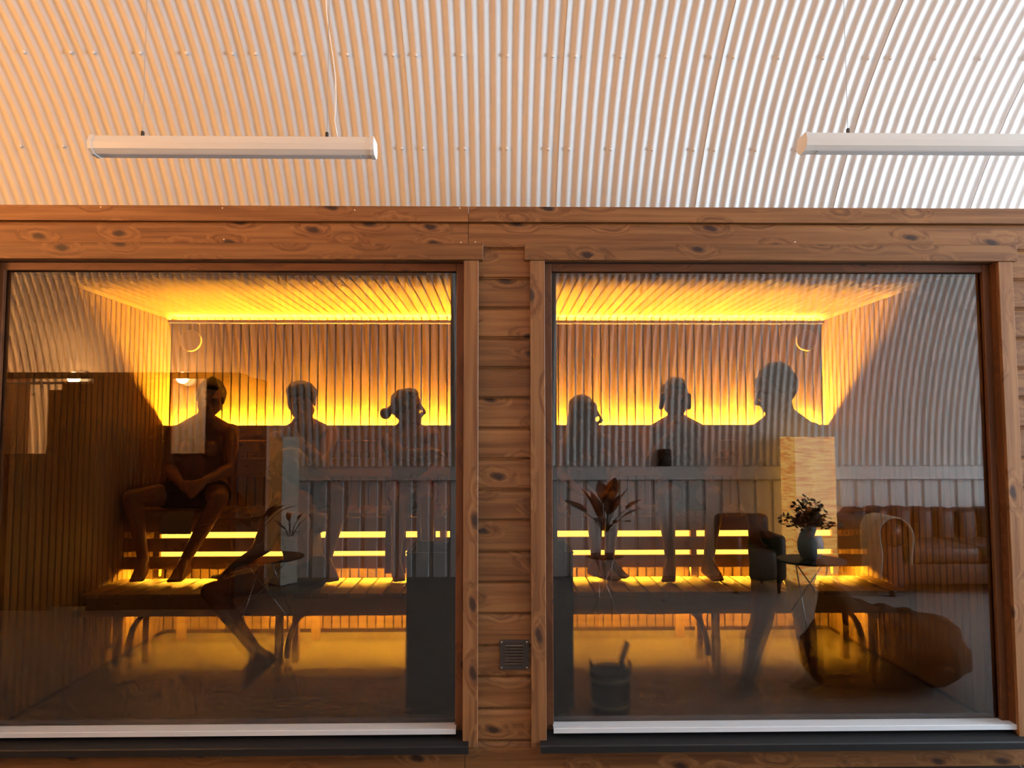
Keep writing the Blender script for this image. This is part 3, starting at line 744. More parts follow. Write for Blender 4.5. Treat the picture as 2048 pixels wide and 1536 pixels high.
def person(label, J, skin, k=1.0, head_f=(0, -1, -.1), head_u=(0, 0, 1), head_k=1.03, hands=None, hair=None, trunks=None, female=False, heel=None, group='people in the sauna'):
    """J: joints in world metres. a, b = the two body sides (a appears further left)"""
    base = J['pelvis'].copy()
    t = thing('person', base, label, 'person', group)
    fl = Flesh()
    sa, sb = J['sh_a'], J['sh_b']; lat = (sb - sa).normalized()
    hipa, hipb = J['hip_a'], J['hip_b']; pl_ = (hipb - hipa).normalized()
    nk = J['neck']; pv = J['pelvis']
    chest = (sa + sb) / 2 * .62 + pv * .38; waist = (sa + sb) / 2 * .30 + pv * .70
    spine = ((sa + sb) / 2 - pv).normalized(); front = lat.cross(spine).normalized()
    cw, cr = (.088, .095) if not female else (.070, .085)
    fl.hull((sa, .058 * k), (sb, .058 * k), (chest - lat * cw, cr * k), (chest + lat * cw, cr * k))
    fl.hull((chest - lat * cw, cr * k), (chest + lat * cw, cr * k), (waist - pl_ * .058, .088 * k), (waist + pl_ * .058, .088 * k))
    fl.hull((waist - pl_ * .058, .088 * k), (waist + pl_ * .058, .088 * k), (hipa, .105 * k), (hipb, .105 * k))
    fl.hull((sa * .78 + nk * .22, .055 * k), (sb * .78 + nk * .22, .055 * k), (nk + (J['head'] - nk) * .18, .058 * k))
    for s in (-1, 1):                       # chest
        c = (sa + sb) / 2 * .78 + pv * .22 + lat * s * .078 - front * (-.085)
        fl.hull((c, (.062 if not female else .068) * k))
    fl.hull((nk, .060 * k), (J['head'] - Vector(head_u).normalized() * .05 - Vector(head_f).normalized() * .012, .054 * k))
    for q in 'ab':
        sh, el, wr = J['sh_' + q], J['el_' + q], J['wr_' + q]
        am = 1.0 if not female else .84
        m1 = sh.lerp(el, .35); m2 = el.lerp(wr, .28)
        fl.chain([(sh, .063 * k * am), (m1, .054 * k * am), (el, .040 * k * am)])
        fl.chain([(el, .041 * k * am), (m2, .044 * k * am), (wr, .026 * k * am)])
        if 'hand_' + q in J:
            pn = (hands or {}).get(q, {}).get('n', front * -1); cu = (hands or {}).get(q, {}).get('curl', .5)
            add_hand(fl, wr, J['hand_' + q] - wr, pn, k * (.95 if not female else .85), cu, 1 if q == 'a' else -1)
        hp, kn, an, to = J['hip_' + q], J['kn_' + q], J['an_' + q], J['to_' + q]
        m1 = hp.lerp(kn, .45); m2 = kn.lerp(an, .30)
        back = ((hp + an) / 2 - kn); back = back.normalized() if back.length > .03 else Vector((0, .5, 0))
        fl.chain([(hp, .096 * k), (m1, .080 * k), (kn, .055 * k)])
        fl.chain([(kn, .056 * k), (m2 + back * .012, .056 * k), (kn.lerp(an, .62) + back * .006, .044 * k), (an, .034 * k)])
        add_foot(fl, an, to, k, (heel or {}).get(q))
    B = add_head(fl, J['head'], head_f, head_u, head_k)
    body = fl.skin('body', skin, t, .0085, 3)
    for s in (-1, 1):
        c = J['head'] + B @ Vector((s * .031, .076, .002))
        mb = MB(); vs = []; ball(vs, c, .0125 * head_k, 8)
        b = bmesh.new(); [b.verts.new(v) for v in vs]; bmesh.ops.convex_hull(b, input=b.verts); m = bpy.data.meshes.new('eye'); b.to_mesh(m); b.free(); m.materials.append(MATS['eye_white'])
        put('eye', m, t)
    if hair:
        hf = Flesh(); mat = hair[0]
        for balls in hair[1]: hf.hull(*balls, basis=B, org=J['head'])
        for balls in (hair[2] if len(hair) > 2 else []): hf.hull(*balls)
        hf.skin('hair', mat, t, .007, 2)
    if trunks:
        tf = Flesh(); mat, ln = trunks[0], trunks[1]
        tf.hull((waist.lerp(pv, .62) - pl_ * .064, .092 * k), (waist.lerp(pv, .62) + pl_ * .064, .092 * k), (hipa, .113 * k), (hipb, .113 * k))
        for q in 'ab':
            hp, kn = J['hip_' + q], J['kn_' + q]
            tf.chain([(hp, .104 * k), (hp.lerp(kn, ln), (.0955 - .0355 * max(0, ln - .45)) * k * .97)])
        tf.skin('swim_trunks' if not female else 'swimsuit', mat, t, .01, 3)
    return t, B
CAP = [((0, -.028, .044), (.083, .098, .086))]                                   # close hair over the skull
FRINGE = [((-.03, .062, .085), .024), ((.03, .066, .088), .024), ((0, .03, .115), .03)]
SIDES = [((-.074, -.02, .0), (.014, .04, .04)), ((-.070, -.06, .02), (.02, .04, .05))]
SIDES2 = [((.074, -.02, .0), (.014, .04, .04)), ((.070, -.06, .02), (.02, .04, .05))]
NAPE = [((0, -.085, -.01), (.055, .03, .05)), ((0, -.07, .05), (.07, .04, .05))]

# man with clasped hands, at the end of the upper bench
J = dict(head=P(421, 796, 5.06), neck=P(406, 848, 5.19), sh_a=P(348, 868, 5.25), sh_b=P(462, 865, 5.24),
         el_a=P(338, 937, 5.16), el_b=P(462, 938, 5.15), wr_a=P(362, 968, 4.96), wr_b=P(408, 962, 4.95), hand_a=P(392, 982, 4.90), hand_b=P(382, 984, 4.88),
         pelvis=P(402, 982, 5.33), hip_a=P(374, 986, 5.31), hip_b=P(430, 986, 5.31), kn_a=P(262, 996, 5.00), kn_b=P(440, 997, 4.94),
         an_a=P(287, 1121, 4.97), an_b=P(370, 1121, 4.95), to_a=P(272, 1161, 4.76), to_b=P(347, 1162, 4.74))
person('man with short dark hair sitting with spread knees and clasped hands', J, 'skin_a', 1.0, (.28, -1, -.22), (.12, .02, 1), 1.04,
       {'a': dict(n=(.3, .6, -.6), curl=.8), 'b': dict(n=(-.3, .6, -.6), curl=.8)}, ('hair_black', [CAP, FRINGE, SIDES, SIDES2, NAPE]), ('dark_cloth', .38))
# man with a hand at his cheek
J = dict(head=P(603, 806, 4.98), neck=P(612, 856, 5.14), sh_a=P(552, 880, 5.18), sh_b=P(660, 868, 5.22),
         el_a=P(543, 955, 5.06), el_b=P(645, 930, 4.95), wr_a=P(588, 985, 4.86), wr_b=P(594, 876, 4.94), hand_a=P(612, 990, 4.80), hand_b=P(581, 842, 4.93),
         pelvis=P(612, 982, 5.33), hip_a=P(586, 986, 5.30), hip_b=P(642, 986, 5.31), kn_a=P(560, 1006, 4.88), kn_b=P(685, 994, 4.98),
         an_a=P(500, 1127, 4.93), an_b=P(652, 1121, 4.95), to_a=P(425, 1155, 4.86), to_b=P(668, 1161, 4.77))
TUFT = [[((0, -.01, .072), (.086, .090, .074))], [((-.055, .05, .075), .035), ((-.075, .03, .03), .025)], [((-.06, .03, .10), .035), ((-.085, .0, .05), .03)], [((.03, .05, .10), .035), ((-.03, .05, .105), .035)]]
person('man with tousled dark hair resting his cheek on his hand', J, 'skin_b', 1.0, (.18, -1, -.32), (-.16, -.1, 1), 1.03,
       {'a': dict(n=(0, .3, -1), curl=.5), 'b': dict(n=(1, .2, 0), curl=.7)}, ('hair_black', [CAP, FRINGE, SIDES, SIDES2, NAPE] + TUFT), ('dark_cloth', .35))
# woman with a bun
J = dict(head=P(816, 815, 5.06), neck=P(812, 860, 5.13), sh_a=P(776, 882, 5.02), sh_b=P(866, 872, 5.20),
         el_a=P(806, 908, 4.86), el_b=P(880, 935, 5.12), wr_a=P(868, 903, 4.88), wr_b=P(840, 960, 5.0), hand_a=P(893, 908, 4.96), hand_b=P(815, 968, 4.95),
         pelvis=P(824, 982, 5.32), hip_a=P(803, 986, 5.26), hip_b=P(850, 986, 5.32), kn_a=P(800, 1004, 4.86), kn_b=P(852, 1000, 4.92),
         an_a=P(792, 1121, 4.95), an_b=P(858, 1121, 4.95), to_a=P(800, 1161, 4.76), to_b=P(885, 1159, 4.80))
b1, b2 = P(771, 826, 5.03), P(789, 822, 5.06)
person('woman with her dark hair in a bun facing the heater, arm across her chest', J, 'skin_b', .94, (1, -.12, -.05), (-.05, 0, 1), .98,
       {'a': dict(n=(0, .6, -.6), curl=.5)}, ('hair_brown', [CAP, NAPE, SIDES, SIDES2, [((0, .01, .09), (.075, .06, .045))]],
       [[(P(771, 827, 5.03), .040)], [(P(781, 817, 5.05), .020)], [(P(792, 822, 5.06), .028), (P(800, 822, 5.06), .03)], [(P(788, 838, 5.06), .006), (P(782, 855, 5.06), .004)]]), ('red_towel', .22), True)
# woman with long hair
J = dict(head=P(1170, 829, 5.06), neck=P(1166, 872, 5.14), sh_a=P(1131, 893, 5.10), sh_b=P(1214, 884, 5.22),
         el_a=P(1124, 950, 5.06), el_b=P(1232, 945, 5.12), wr_a=P(1160, 985, 4.92), wr_b=P(1212, 985, 4.95), hand_a=P(1185, 992, 4.86), hand_b=P(1195, 992, 4.87),
         pelvis=P(1176, 982, 5.32), hip_a=P(1154, 986, 5.30), hip_b=P(1202, 986, 5.32), kn_a=P(1190, 1004, 4.88), kn_b=P(1226, 1002, 4.93),
         an_a=P(1192, 1123, 4.94), an_b=P(1218, 1123, 4.99), to_a=P(1240, 1159, 4.80), to_b=P(1256, 1154, 4.88))
person('woman with long loose dark hair sitting just beyond the heater', J, 'skin_c', .94, (1, -.10, -.12), (.0, 0, 1), .98,
       {'a': dict(n=(0, .3, -1), curl=.5), 'b': dict(n=(0, .3, -1), curl=.5)}, ('hair_black', [CAP, NAPE, SIDES, SIDES2, [((0, -.03, .055), (.088, .092, .082)), ((0, -.06, -.02), (.085, .06, .06))], [((.0, -.055, 0), (.086, .062, .07)), ((0, -.075, -.20), (.085, .050, .06)), ((0, -.075, -.30), (.07, .04, .05))], [((.07, .02, .0), (.02, .04, .05)), ((.085, -.02, -.2), (.02, .04, .06))]]), ('dark_cloth', .2), True)
# man with hands at his mouth
J = dict(head=P(1351, 797, 5.0), neck=P(1353, 850, 5.16), sh_a=P(1297, 868, 5.22), sh_b=P(1413, 868, 5.22),
         el_a=P(1299, 930, 5.02), el_b=P(1406, 932, 5.02), wr_a=P(1338, 872, 4.90), wr_b=P(1376, 868, 4.90), hand_a=P(1358, 838, 4.87), hand_b=P(1362, 834, 4.86),
         pelvis=P(1368, 982, 5.33), hip_a=P(1342, 986, 5.31), hip_b=P(1398, 986, 5.31), kn_a=P(1331, 990, 4.90), kn_b=P(1432, 992, 4.92),
         an_a=P(1341, 1122, 4.95), an_b=P(1417, 1122, 4.95), to_a=P(1336, 1162, 4.75), to_b=P(1440, 1160, 4.78))
STR = [[((s * .082, .0, .02), .018), ((s * .088, -.01, -.06), .016)] for s in (-1, 1)]
person('man with chin length hair holding his folded hands to his mouth', J, 'skin_c', 1.02, (-.05, -1, -.25), (0, -.05, 1), 1.03,
       {'a': dict(n=(.8, .6, 0), curl=.6), 'b': dict(n=(-.8, .6, 0), curl=.6)}, ('hair_black', [CAP, [((0, .045, .09), (.06, .03, .03)), ((0, 0, .11), (.06, .05, .03))], SIDES, SIDES2, NAPE] + STR), ('dark_cloth', .38))
# man on his feet in green trunks
J = dict(head=P(1549, 778, 4.20), neck=P(1572, 842, 4.24), sh_a=P(1506, 872, 4.14), sh_b=P(1622, 866, 4.34),
         el_a=P(1491, 965, 4.06), el_b=P(1648, 965, 4.34), wr_a=P(1506, 1043, 4.00), wr_b=P(1628, 1046, 4.26), hand_a=P(1511, 1090, 3.98), hand_b=P(1618, 1090, 4.20),
         pelvis=P(1564, 1078, 4.24), hip_a=P(1538, 1096, 4.18), hip_b=P(1592, 1096, 4.30), kn_a=P(1524, 1240, 4.14), kn_b=P(1609, 1240, 4.26),
         an_a=P(1492, 1368, 4.16), an_b=P(1624, 1352, 4.30), to_a=P(1448, 1394, 4.10), to_b=P(1592, 1376, 4.22))
person('tall man standing with lowered head in green swim trunks, legs apart', J, 'skin_d', 1.06, (-1, -.15, -.42), (-.30, 0, 1), 1.12,
       {'a': dict(n=(.9, .4, 0), curl=.7), 'b': dict(n=(-.9, .4, 0), curl=.7)}, ('hair_black', [CAP, NAPE, SIDES, SIDES2]), ('green_cloth', .34))
# figure with its back turned on the lower bench
J = dict(head=P(572, 940, 4.54), neck=P(586, 1003, 4.58), sh_a=P(556, 1028, 4.46), sh_b=P(620, 1026, 4.72),
         el_a=P(536, 1092, 4.38), el_b=P(634, 1092, 4.74), wr_a=P(472, 1128, 4.36), wr_b=P(590, 1128, 4.70), hand_a=P(446, 1146, 4.36), hand_b=P(565, 1138, 4.68),
         pelvis=P(612, 1136, 4.60), hip_a=P(596, 1146, 4.52), hip_b=P(625, 1144, 4.70), kn_a=P(420, 1184, 4.36), kn_b=P(452, 1164, 4.60),
         an_a=P(515, 1305, 4.36), an_b=P(560, 1170, 4.70), to_a=P(482, 1376, 4.30), to_b=P(618, 1176, 4.70))
person('dark haired person sitting sideways on the lower bench with one foot tucked back on tiptoe', J, 'skin_d', .97, (-1, .1, -.12), (0, 0, 1), 1.03,
       {'a': dict(n=(0, .2, -1), curl=.4), 'b': dict(n=(0, .2, -1), curl=.4)}, ('hair_black', [CAP, NAPE, SIDES, SIDES2, [((0, -.03, .04), (.085, .095, .085)), ((0, -.06, -.04), (.075, .06, .06))]]), ('dark_cloth', .3), True,
       heel={'a': P(543, 1318, 4.36)})

# towels on the upper bench
def towel(name, x0, x1, z_drop, label, mat, y_back=5.52):
    """cloth lying on the seat and hanging over its front edge"""
    n = 14; prof = [(y_back, UZ + .012)] + [(UF + .06, UZ + .012), (UF + .01, UZ + .013), (UF - .010, UZ + .006), (UF - .018, UZ - .02)]
    prof += [(UF - .022 - .006 * q, UZ - .02 - (UZ - .02 - z_drop) * q / 5) for q in range(1, 6)]
    vs = []; fs = []
    for i, (y, z) in enumerate(prof):
        for k in range(n + 1):
            u = k / n; fold = .010 * math.sin(u * 17 + i * .3) * min(1, max(0, (i - 3)) / 4)
            vs.append((x0 + (x1 - x0) * u, y - abs(fold), z))
    W = n + 1
    for i in range(len(prof) - 1):
        for k in range(n): fs.append((i*W+k, i*W+k+1, (i+1)*W+k+1, (i+1)*W+k))
    o = MB().add(vs, fs).build(name, mat, smooth=True)
    md = o.modifiers.new('thickness', 'SOLIDIFY'); md.thickness = .008; md.offset = -1
    return tag(o, label, 'towel', 'towels on the upper bench')
towel('towel', P(772, 1080, 5.02).x, P(812, 1080, 5.02).x, .545, 'dark red towel hanging far down the riser under the woman with the bun', 'red_towel')
towel('towel', P(836, 1040, 5.02).x, P(872, 1040, 5.02).x, .72, 'short dark red towel end over the bench edge beside the heater', 'red_towel')
towel('towel', P(322, 1040, 5.02).x, P(385, 1040, 5.02).x, .80, 'pale towel under the man with clasped hands', 'grey_towel')

# ------------------------------------------------------------------ the lounge behind the camera, seen mirrored in the glass
# changing cubicles of dark boards
ZVC = 6.9
cy = 2 * GY - ZVC
cb = thing('changing_cubicle', (-4.0, cy, HF), 'row of dark wooden changing cubicles mirrored in the window with the clasped hands man', 'cubicle')
def cub_x(px): return V(px, 800, ZVC).x
ctop = V(300, 745, ZVC).z
rbox(-6.3, cub_x(470), cy - .02, cy + .02, ctop - .055, ctop, .003, 1).build('header_rail', 'dark_wood', cb)
def boards(x0, x1):
    n = max(1, round(abs(x1 - x0) / .12)); w_ = (x1 - x0) / n
    for i in range(n):
        rbox(x0 + i * w_ + .001, x0 + (i + 1) * w_ - .001, cy - .011, cy + .011, HF + .01, ctop - .056, .002, 1).build('board', 'panel_dark', cb)
boards(cub_x(190), cub_x(345)); boards(cub_x(413), cub_x(470)); boards(-6.3, cub_x(10))
for x in (cub_x(190), cub_x(470)):
    rbox(x - .03, x + .03, cy - .26, cy - .022, HF, ctop, .003, 1).build('post', 'dark_wood', cb)
MB().tube([(-6.2, cy - .05, ctop - .09), (cub_x(345), cy - .05, ctop - .09)], .012, 8).build('clothes_rail', 'grey_metal', cb, smooth=True)
for a, b in ((cub_x(345), cub_x(413)), (cub_x(12), cub_x(118))):
    n = max(2, round((b - a) / .11)); w_ = (b - a) / n
    for i in range(n): rbox(a + i * w_ + .001, a + (i + 1) * w_ - .001, cy - .011, cy + .011, HF + .01, 1.27, .002, 1).build('dark_infill_board', 'panel_dark', cb)  # infill added to darken the lower part of the lit openings
rbox(-5.03, -5.00, cy - 1.40, cy - .03, HF + .01, ctop + .06, .003, 1).build('lamp_block_panel', 'panel_dark', cb)  # unseen board added to block the end lamps from the near vault
rbox(cub_x(470) - .012, cub_x(470) + .012, cy - .93, cy - .27, HF + .01, ctop - .01, .003, 1).build('side_panel', 'panel_dark', cb)  # return panel added to block lamp light and darken the low wall beyond
dl = rbox(cub_x(20), cub_x(75), cy - .62, cy - .58, HF + .02, ctop - .12, .003, 1).build('cubicle_door', 'panel_dark', cb)
# black curtain in folds
x0, x1 = cub_x(118), cub_x(188); n = 60; vs = []; fs = []
for j in range(9):
    z = ctop - .08 + (HF + .03 - ctop + .08) * j / 8
    for i in range(n + 1):
        u = i / n; vs.append((x0 + (x1 - x0) * u - .05 * j / 8 * (1 - u), cy - .05 + .022 * math.sin(u * 40 + j * .1), z))
for j in range(8):
    for i in range(n): fs.append((j*(n+1)+i, j*(n+1)+i+1, (j+1)*(n+1)+i+1, (j+1)*(n+1)+i))
o = MB().add(vs, fs).build('curtain', 'curtain', smooth=True); md = o.modifiers.new('thickness', 'SOLIDIFY'); md.thickness = .004
tag(o, 'black curtain hanging in folds at the dark changing cubicle', 'curtain')
# cubicle bulkhead lamps on the vault; last two unseen, added for warm light
LAMP_W = 75
for px, lb, lw in ((165, 'glowing round wall lamp on the vault beyond the black curtain', 1), (378, 'glowing round wall lamp on the vault beside the narrow cubicle gap', 1),
                   (-48, 'unseen round wall lamp added to warm the vault, third from the gap', 11), (-262, 'unseen round wall lamp added to warm the vault, farthest from the gap', 11)):
    z = 2.035 if lw == 1 else 1.93; y = YC - math.sqrt(RAD ** 2 - (z - ZC) ** 2) + .03
    x = V(px, 742, 2 * GY - y).x
    t = thing('wall_lamp', (x, y, z), lb, 'lamp', 'wall lamps in the cubicles')
    MB().lathe([(.085, -.02), (.085, .012), (.078, .016)], (x, y, z), 24, 'Y').build('base', 'lamp_white', t, smooth=False)
    MB().lathe([(.076, .014), (.074, .03), (.055, .05), (.02, .06), (.001, .061)], (x, y, z), 24, 'Y', cap=False).build('dome', 'globe', t, smooth=True)
    ld = bpy.data.lights.new('lamp_glow', 'POINT'); ld.energy = LAMP_W * lw; ld.color = LAMP_COL; ld.shadow_soft_size = .06
    lo = bpy.data.objects.new('lamp_glow', ld); COL.objects.link(lo); lo.parent = t; lo.location = (0, .16, 0)

# paper floor lamps
def paper_lamp(px0, px1, zv, rot, lit, label):
    a, b = V(px0, 1000, zv), V(px1, 1000, zv); wd = abs(b.x - a.x); c = (a + b) / 2
    s = wd / (abs(math.cos(rot)) + abs(math.sin(rot))); zt = V(px0, 874, zv).z
    t = thing('paper_lamp', (c.x, c.y, HF), label, 'floor lamp', 'square paper floor lamps')
    c = Vector((c.x, c.y, 0))
    vs = []; fs = []; nz_, ns = 34, 6; rr = random.Random(5)
    for j in range(nz_ + 1):
        z = HF + .012 + (zt - HF - .012) * j / nz_
        for q in range(4):
            for i in range(ns):
                u = i / ns - .5; ex = s / 2
                p = [(u * s, -ex), (ex, u * s), (-u * s, ex), (-ex, -u * s)][q]
                k = 1 + rr.uniform(-.012, .012) + .006 * math.sin(j * 1.9)
                x, y = p[0] * k, p[1] * k
                vs.append((c.x + x * math.cos(rot) - y * math.sin(rot), c.y + x * math.sin(rot) + y * math.cos(rot), z + rr.uniform(-.004, .004)))
    W = 4 * ns
    for j in range(nz_):
        for i in range(W): fs.append((j*W+i, j*W+(i+1) % W, (j+1)*W+(i+1) % W, (j+1)*W+i))
    MB().add(vs, fs).build('shade', 'paper_lit' if lit else 'paper_unlit', t)
    for q in range(4):
        an = rot + PI / 4 + q * PI / 2; r = s * .66
        MB().tube([(c.x + r * math.cos(an), c.y + r * math.sin(an), HF), (c.x + r * math.cos(an), c.y + r * math.sin(an), zt - .02)], .005, 6).build('frame_rod', 'dark_wood', t)
    return t
paper_lamp(1577, 1655, 8.1, .0, True, 'tall glowing square paper floor lamp beside the sofa')
paper_lamp(538, 596, 8.1, .62, False, 'tall unlit square paper floor lamp behind the wire legged table')

# leather sofa under the low wall
sx0, sx1 = V(1700, 1060, 7.9).x, 6.2
sy1, sy0 = 2 * GY - 8.32, 2 * GY - 7.35
so = thing('leather_sofa', ((sx0 + sx1) / 2, (sy0 + sy1) / 2, HF), 'brown leather sofa with a deep channelled back under the low white wall', 'sofa')
rbox(sx0 + .18, sx1, sy1 + .02, sy0 - .02, HF + .10, HF + .30, .03, 3).build('base', 'leather', so, smooth=True)
nb = 11
for i in range(nb):
    x0 = sx0 + .05 + (sx1 - sx0 - .05) * i / nb; x1 = sx0 + .05 + (sx1 - sx0 - .05) * (i + 1) / nb
    rbox(x0 + .002, x1 - .002, sy1 + .01, sy1 + .26, HF + .30, .665 + .01 * math.sin(i), .07, 4).build('back_channel', 'leather', so, smooth=True)
for i in range(3):
    x0 = sx0 + .22 + (sx1 - sx0 - .24) * i / 3; x1 = sx0 + .22 + (sx1 - sx0 - .24) * (i + 1) / 3
    rbox(x0 + .004, x1 - .004, sy1 + .22, sy0 + .0, HF + .30, HF + .46, .05, 4).build('seat_cushion', 'leather', so, smooth=True)
ax = V(1738, 1045, 7.75).x
mb = rbox(ax - .10, ax + .10, sy1 + .04, sy0 + .08, HF + .08, .52, .04, 3); mb.build('arm', 'leather', so, smooth=True)
MB().tube([(ax, sy1 + .04, .50), (ax, sy0 + .10, .50)], .125, 20).build('arm_roll', 'leather', so, smooth=True)
for x, y in ((ax, sy0 + .02), (ax, sy1 + .1), (sx1 - .1, sy0 - .08), (sx1 - .1, sy1 + .1)):
    MB().lathe([(.025, 0), (.035, .04), (.03, .085)], (x, y, HF), 12).build('foot', 'dark_wood', so, smooth=True)
# throw over the arm
vs = []; fs = []; n = 22; W = 12
for i in range(n + 1):
    u = i / n
    if u < .3: p = (ax - .145, .50 - .42 * (1 - u / .3) - .0)
    elif u < .7: a = PI - PI * (u - .3) / .4; p = (ax + .143 * math.cos(a), .50 + .143 * math.sin(a))
    else: p = (ax + .145, .50 - .30 * (u - .7) / .3)
    for k in range(W + 1):
        v = k / W; vs.append((p[0] + .006 * math.sin(v * 23 + i), sy0 - .28 + .40 * v + .02 * math.sin(i * .5), p[1] + .004 * math.sin(v * 31)))
for i in range(n):
    for k in range(W): fs.append((i*(W+1)+k, i*(W+1)+k+1, (i+1)*(W+1)+k+1, (i+1)*(W+1)+k))
o = MB().add(vs, fs).build('throw_blanket', 'cream_wool', smooth=True); md = o.modifiers.new('thickness', 'SOLIDIFY'); md.thickness = .012; md.offset = 1
tag(o, 'cream wool throw laid over the arm of the leather sofa', 'blanket')

# shaggy bean bag close to the glass
c = V(1775, 1300, 4.75); c.z = 0
bb = Flesh()
f_ = lambda dx, dy, z: Vector((c.x + dx, c.y + dy, HF + z))
bb.hull((f_(-.32, 0, .20), (.22, .30, .20)), (f_(.20, -.05, .19), (.30, .34, .19)), (f_(.42, -.08, .16), (.10, .12, .12)))
bb.hull((f_(-.30, .05, .35), (.17, .2, .2)), (f_(-.38, .08, .56), (.07, .09, .10)))
bb.hull((f_(-.30, 0, .40), (.14, .18, .14)), (f_(.25, -.05, .30), (.22, .2, .12)))
o = bb.skin('bean_bag', 'fur', None, .014, 5)
me = o.data; co = np.empty(len(me.vertices) * 3, 'f'); me.vertices.foreach_get('co', co); co = co.reshape(-1, 3)
for i in range(len(co)):
    v = Vector(co[i]); a = math.atan2(v.z - HF - .2, v.x - c.x)
    s = .010 * math.sin(34 * (v.x - c.x) + 5 * v.z + 4 * noise.noise(v * 4)) + .02 * noise.noise(v * 9)
    if v.z > HF + .03: co[i] += np.array((s * math.cos(a), -s * .4, s * math.sin(a)))
me.vertices.foreach_set('co', co.ravel()); me.update()
tag(o, 'large shaggy brown bean bag on the grey floor near the glass', 'bean bag')

# plants
def leaf_mesh(name, mat, ln, wd, bend=.3, n=6):
    vs = []; fs = []
    for i in range(n + 1):
        u = i / n; w_ = wd * math.sin(PI * min(1, u * .92 + .06)) ** .8 * (1 - .25 * u); z = -bend * ln * u * u
        vs += [(-w_, ln * u, z + .18 * w_), (0, ln * u, z), (w_, ln * u, z + .18 * w_)]
    for i in range(n): fs += [(3*i, 3*i+1, 3*i+4, 3*i+3), (3*i+1, 3*i+2, 3*i+5, 3*i+4)]
    return MB().add(vs, fs).mesh(name, mat, True)
def side_table(c, top, r, label, wire=True):
    t = thing('side_table', (c.x, c.y, HF), label, 'table')
    MB().lathe([(r - .01, -.018), (r, -.012), (r, -.004), (r - .006, 0), (.001, 0)], (c.x, c.y, top), 36).build('table_top', 'dark_wood', t, smooth=False)
    for q in range(4):
        a = q * PI / 2 + .5; b = a + 2.2
        MB().tube([(c.x + .62 * r * math.cos(b), c.y + .62 * r * math.sin(b), top - .018), (c.x + .95 * r * math.cos(a), c.y + .95 * r * math.sin(a), HF + .006)], .005, 8).build('wire_leg', 'grey_metal', t, smooth=True)
    return t
def potted(name, c, top, pot_r, pot_h, leaves, label, pot='pot', seed=1, glass=False):
    rr = random.Random(seed)
    t = thing(name, (c.x, c.y, top), label, 'plant', 'plants in the lounge')
    prof = [(pot_r * .72, 0), (pot_r * .78, .004), (pot_r, pot_h * .9), (pot_r * 1.04, pot_h), (pot_r * .94, pot_h), (pot_r * .88, pot_h * .8), (.001, pot_h * .8)]
    MB().lathe(prof, (c.x, c.y, top), 24, cap=False).build('pot', pot, t, smooth=True)
    MB().lathe([(pot_r * .72, 0), (.001, .001)], (c.x, c.y, top + .001), 24).build('pot_base', pot, t)
    for me, num, tilt0, tilt1, stem in leaves:
        for i in range(num):
            az = rr.uniform(0, 2 * PI); ti = rr.uniform(tilt0, tilt1); h = rr.uniform(.4, 1.0) * stem
            base = Vector((c.x + .25 * pot_r * math.cos(az), c.y + .25 * pot_r * math.sin(az), top + pot_h * .8))
            tip = base + Vector((math.cos(az) * math.sin(ti) * h, math.sin(az) * math.sin(ti) * h, math.cos(ti) * h))
            st = MB().tube([base, base.lerp(tip, .5) + Vector((0, 0, .02)), tip], [.004, .0035, .003], 6).build('stem', 'leaf_dark', t, smooth=True)
            o = put('leaf', me, t, tip); e = Euler((PI / 2 - ti * 1.15, 0, az - PI / 2)); o.rotation_euler = e
            s = rr.uniform(.75, 1.15); o.scale = (s, s, s)
    return t
big = leaf_mesh('leaf', 'leaf_dark', .24, .055, .35); rust = leaf_mesh('leaf', 'leaf_rust', .21, .066, .15); red = leaf_mesh('leaf', 'leaf_red', .15, .045, .2)
# wire legged table with a glossy plant (left in the mirror image)
c = V(535, 1120, 6.55); c.z = 0
top = V(535, 1112, 6.55).z
side_table(c, top, .30, 'low round dark table on crossed wire legs below a glossy plant')
potted('potted_plant', c + Vector((-.12, .05, 0)), top, .10, .17, [(big, 11, .3, 1.15, .30)], 'glossy dark leaved plant on the wire legged table', 'clear_glass', 3)
potted('potted_plant', c + Vector((.17, -.06, 0)), top, .07, .20, [(leaf_mesh('leaf', 'leaf_red', .09, .02, .3), 7, .3, 1.0, .20)], 'small red leaved plant in a tall glass on the wire legged table', 'clear_glass', 9)
# rust coloured plant beside the heater's mirror image
c = V(1210, 1120, 6.3); c.z = 0; top = V(1210, 1110, 6.3).z
side_table(c, top, .15, 'small round dark table under the rust leaved plant')
potted('potted_plant', c, top, .08, .24, [(rust, 15, .1, 1.2, .26)], 'plant with broad rust coloured pointed leaves in a clear vase', 'clear_glass', 5)
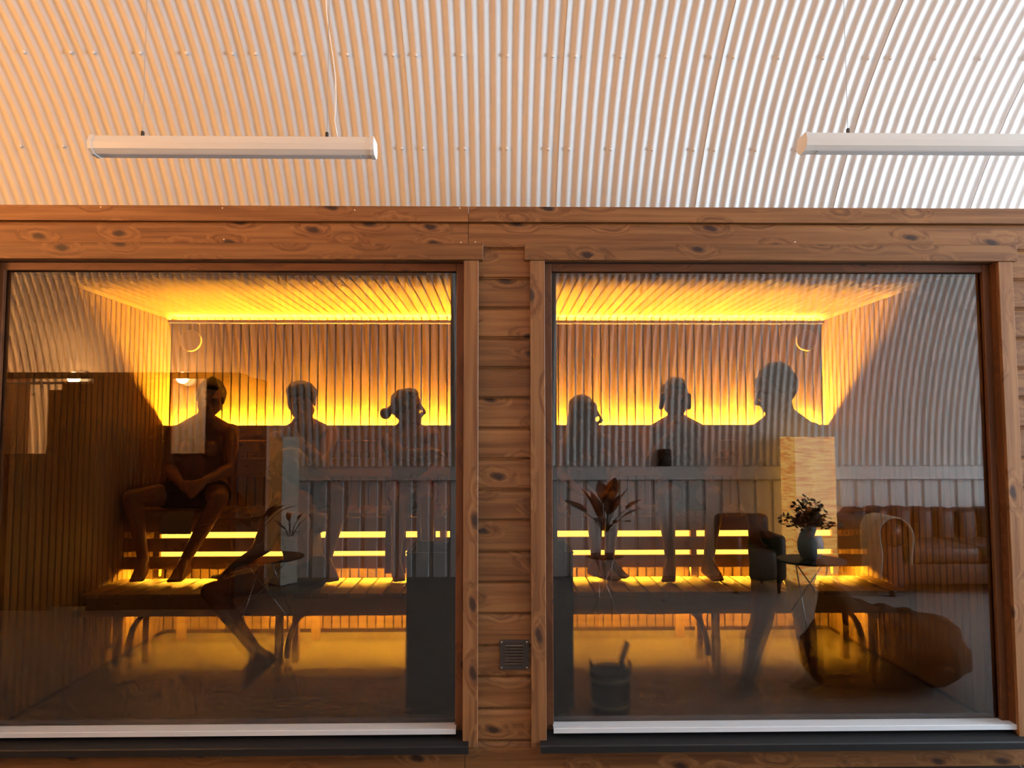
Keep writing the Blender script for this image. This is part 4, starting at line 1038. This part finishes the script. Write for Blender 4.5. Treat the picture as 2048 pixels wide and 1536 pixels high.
# grey vase with a bouquet in front of the glowing paper lamp
c = V(1621, 1118, 6.0); top = c.z; c.z = 0
side_table(c, top, .26, 'low round dark table under the grey vase')
va = thing('flower_vase', (c.x, c.y, top), 'round pale grey vase of dark foliage in front of the glowing lamp', 'vase')
MB().lathe([(.045, 0), (.07, .01), (.096, .07), (.097, .13), (.075, .20), (.046, .232), (.044, .25), (.050, .262), (.044, .262), (.038, .245), (.001, .24)], (c.x, c.y, top), 30, cap=False).build('vase_body', 'vase_grey', va, smooth=True)
fo = thing('bouquet', (c.x, c.y, top + .24), 'bushy bouquet of dark leaves and pale sprigs standing in the grey vase', 'bouquet')
rr = random.Random(2); sm = MB(); lf = MB(); fl_ = MB()
for i in range(54):
    az = rr.uniform(0, 6.28); ti = rr.uniform(.1, 1.5); h = rr.uniform(.10, .25); b = Vector((c.x, c.y, top + .235))
    tip = b + Vector((math.cos(az) * math.sin(ti), math.sin(az) * math.sin(ti), math.cos(ti))) * h
    sm.tube([b, b.lerp(tip, .6) + Vector((0, 0, .015)), tip], .002, 5)
    for q in range(12):
        p = b.lerp(tip, rr.uniform(.45, 1.05)); d = Vector((rr.uniform(-1, 1), rr.uniform(-1, 1), rr.uniform(-.6, .8))).normalized(); sd = d.cross(Vector((.3, .2, 1))).normalized()
        ln, wd = rr.uniform(.03, .06), rr.uniform(.012, .022)
        (fl_ if (i % 6 == 0 and ti < .6) else lf).add([p, p + d * ln * .5 + sd * wd, p + d * ln, p + d * ln * .5 - sd * wd], [(0, 1, 2, 3)])
sm.build('stems', 'leaf_dark', fo); tag(lf.build('foliage', 'leaf_dark', fo), kind='stuff'); tag(fl_.build('sprigs', 'flower_pale', fo), kind='stuff')
# small black loudspeaker on the rail of the low wall
c = V(1333, 935, 8.36)
sp = thing('loudspeaker', (c.x, -1.17, 1.086), 'small black loudspeaker standing on the white rail', 'speaker')
rbox(c.x - .07, c.x + .07, -1.195, -1.142, 1.087, 1.275, .02, 3).build('cabinet', 'black_metal', sp, smooth=True)
MB().lathe([(.048, 0), (.045, .006), (.02, .002), (.001, .004)], (c.x, -1.1418, 1.165), 20, 'Y').build('cone', 'dark_plastic', sp, smooth=True)
MB().lathe([(.02, 0), (.016, .004), (.001, .005)], (c.x, -1.1418, 1.238), 16, 'Y').build('tweeter', 'dark_plastic', sp, smooth=True)
# leather armchair beyond the rust leaved plant
x0, x1 = V(1447, 1040, 7.7).x, V(1530, 1040, 7.7).x + .12
yb = 2 * GY - 8.1
ac = thing('armchair', ((x0 + x1) / 2, yb + .35, HF), 'brown leather armchair beside the glowing paper lamp', 'armchair')
zt = V(1460, 1033, 7.7).z
rbox(x0, x1, yb, yb + .20, HF + .12, zt, .06, 4).build('backrest', 'leather', ac, smooth=True)
rbox(x0 + .08, x1 - .08, yb + .16, yb + .66, HF + .12, HF + .42, .06, 4).build('seat', 'leather', ac, smooth=True)
for a, b in ((x0, x0 + .11), (x1 - .11, x1)): rbox(a, b, yb + .10, yb + .66, HF + .12, HF + .56, .05, 4).build('arm', 'leather', ac, smooth=True)
for a in (x0 + .06, x1 - .06):
    for b in (yb + .08, yb + .58): MB().lathe([(.016, 0), (.024, .13)], (a, b, HF), 10).build('foot', 'dark_wood', ac, smooth=True)
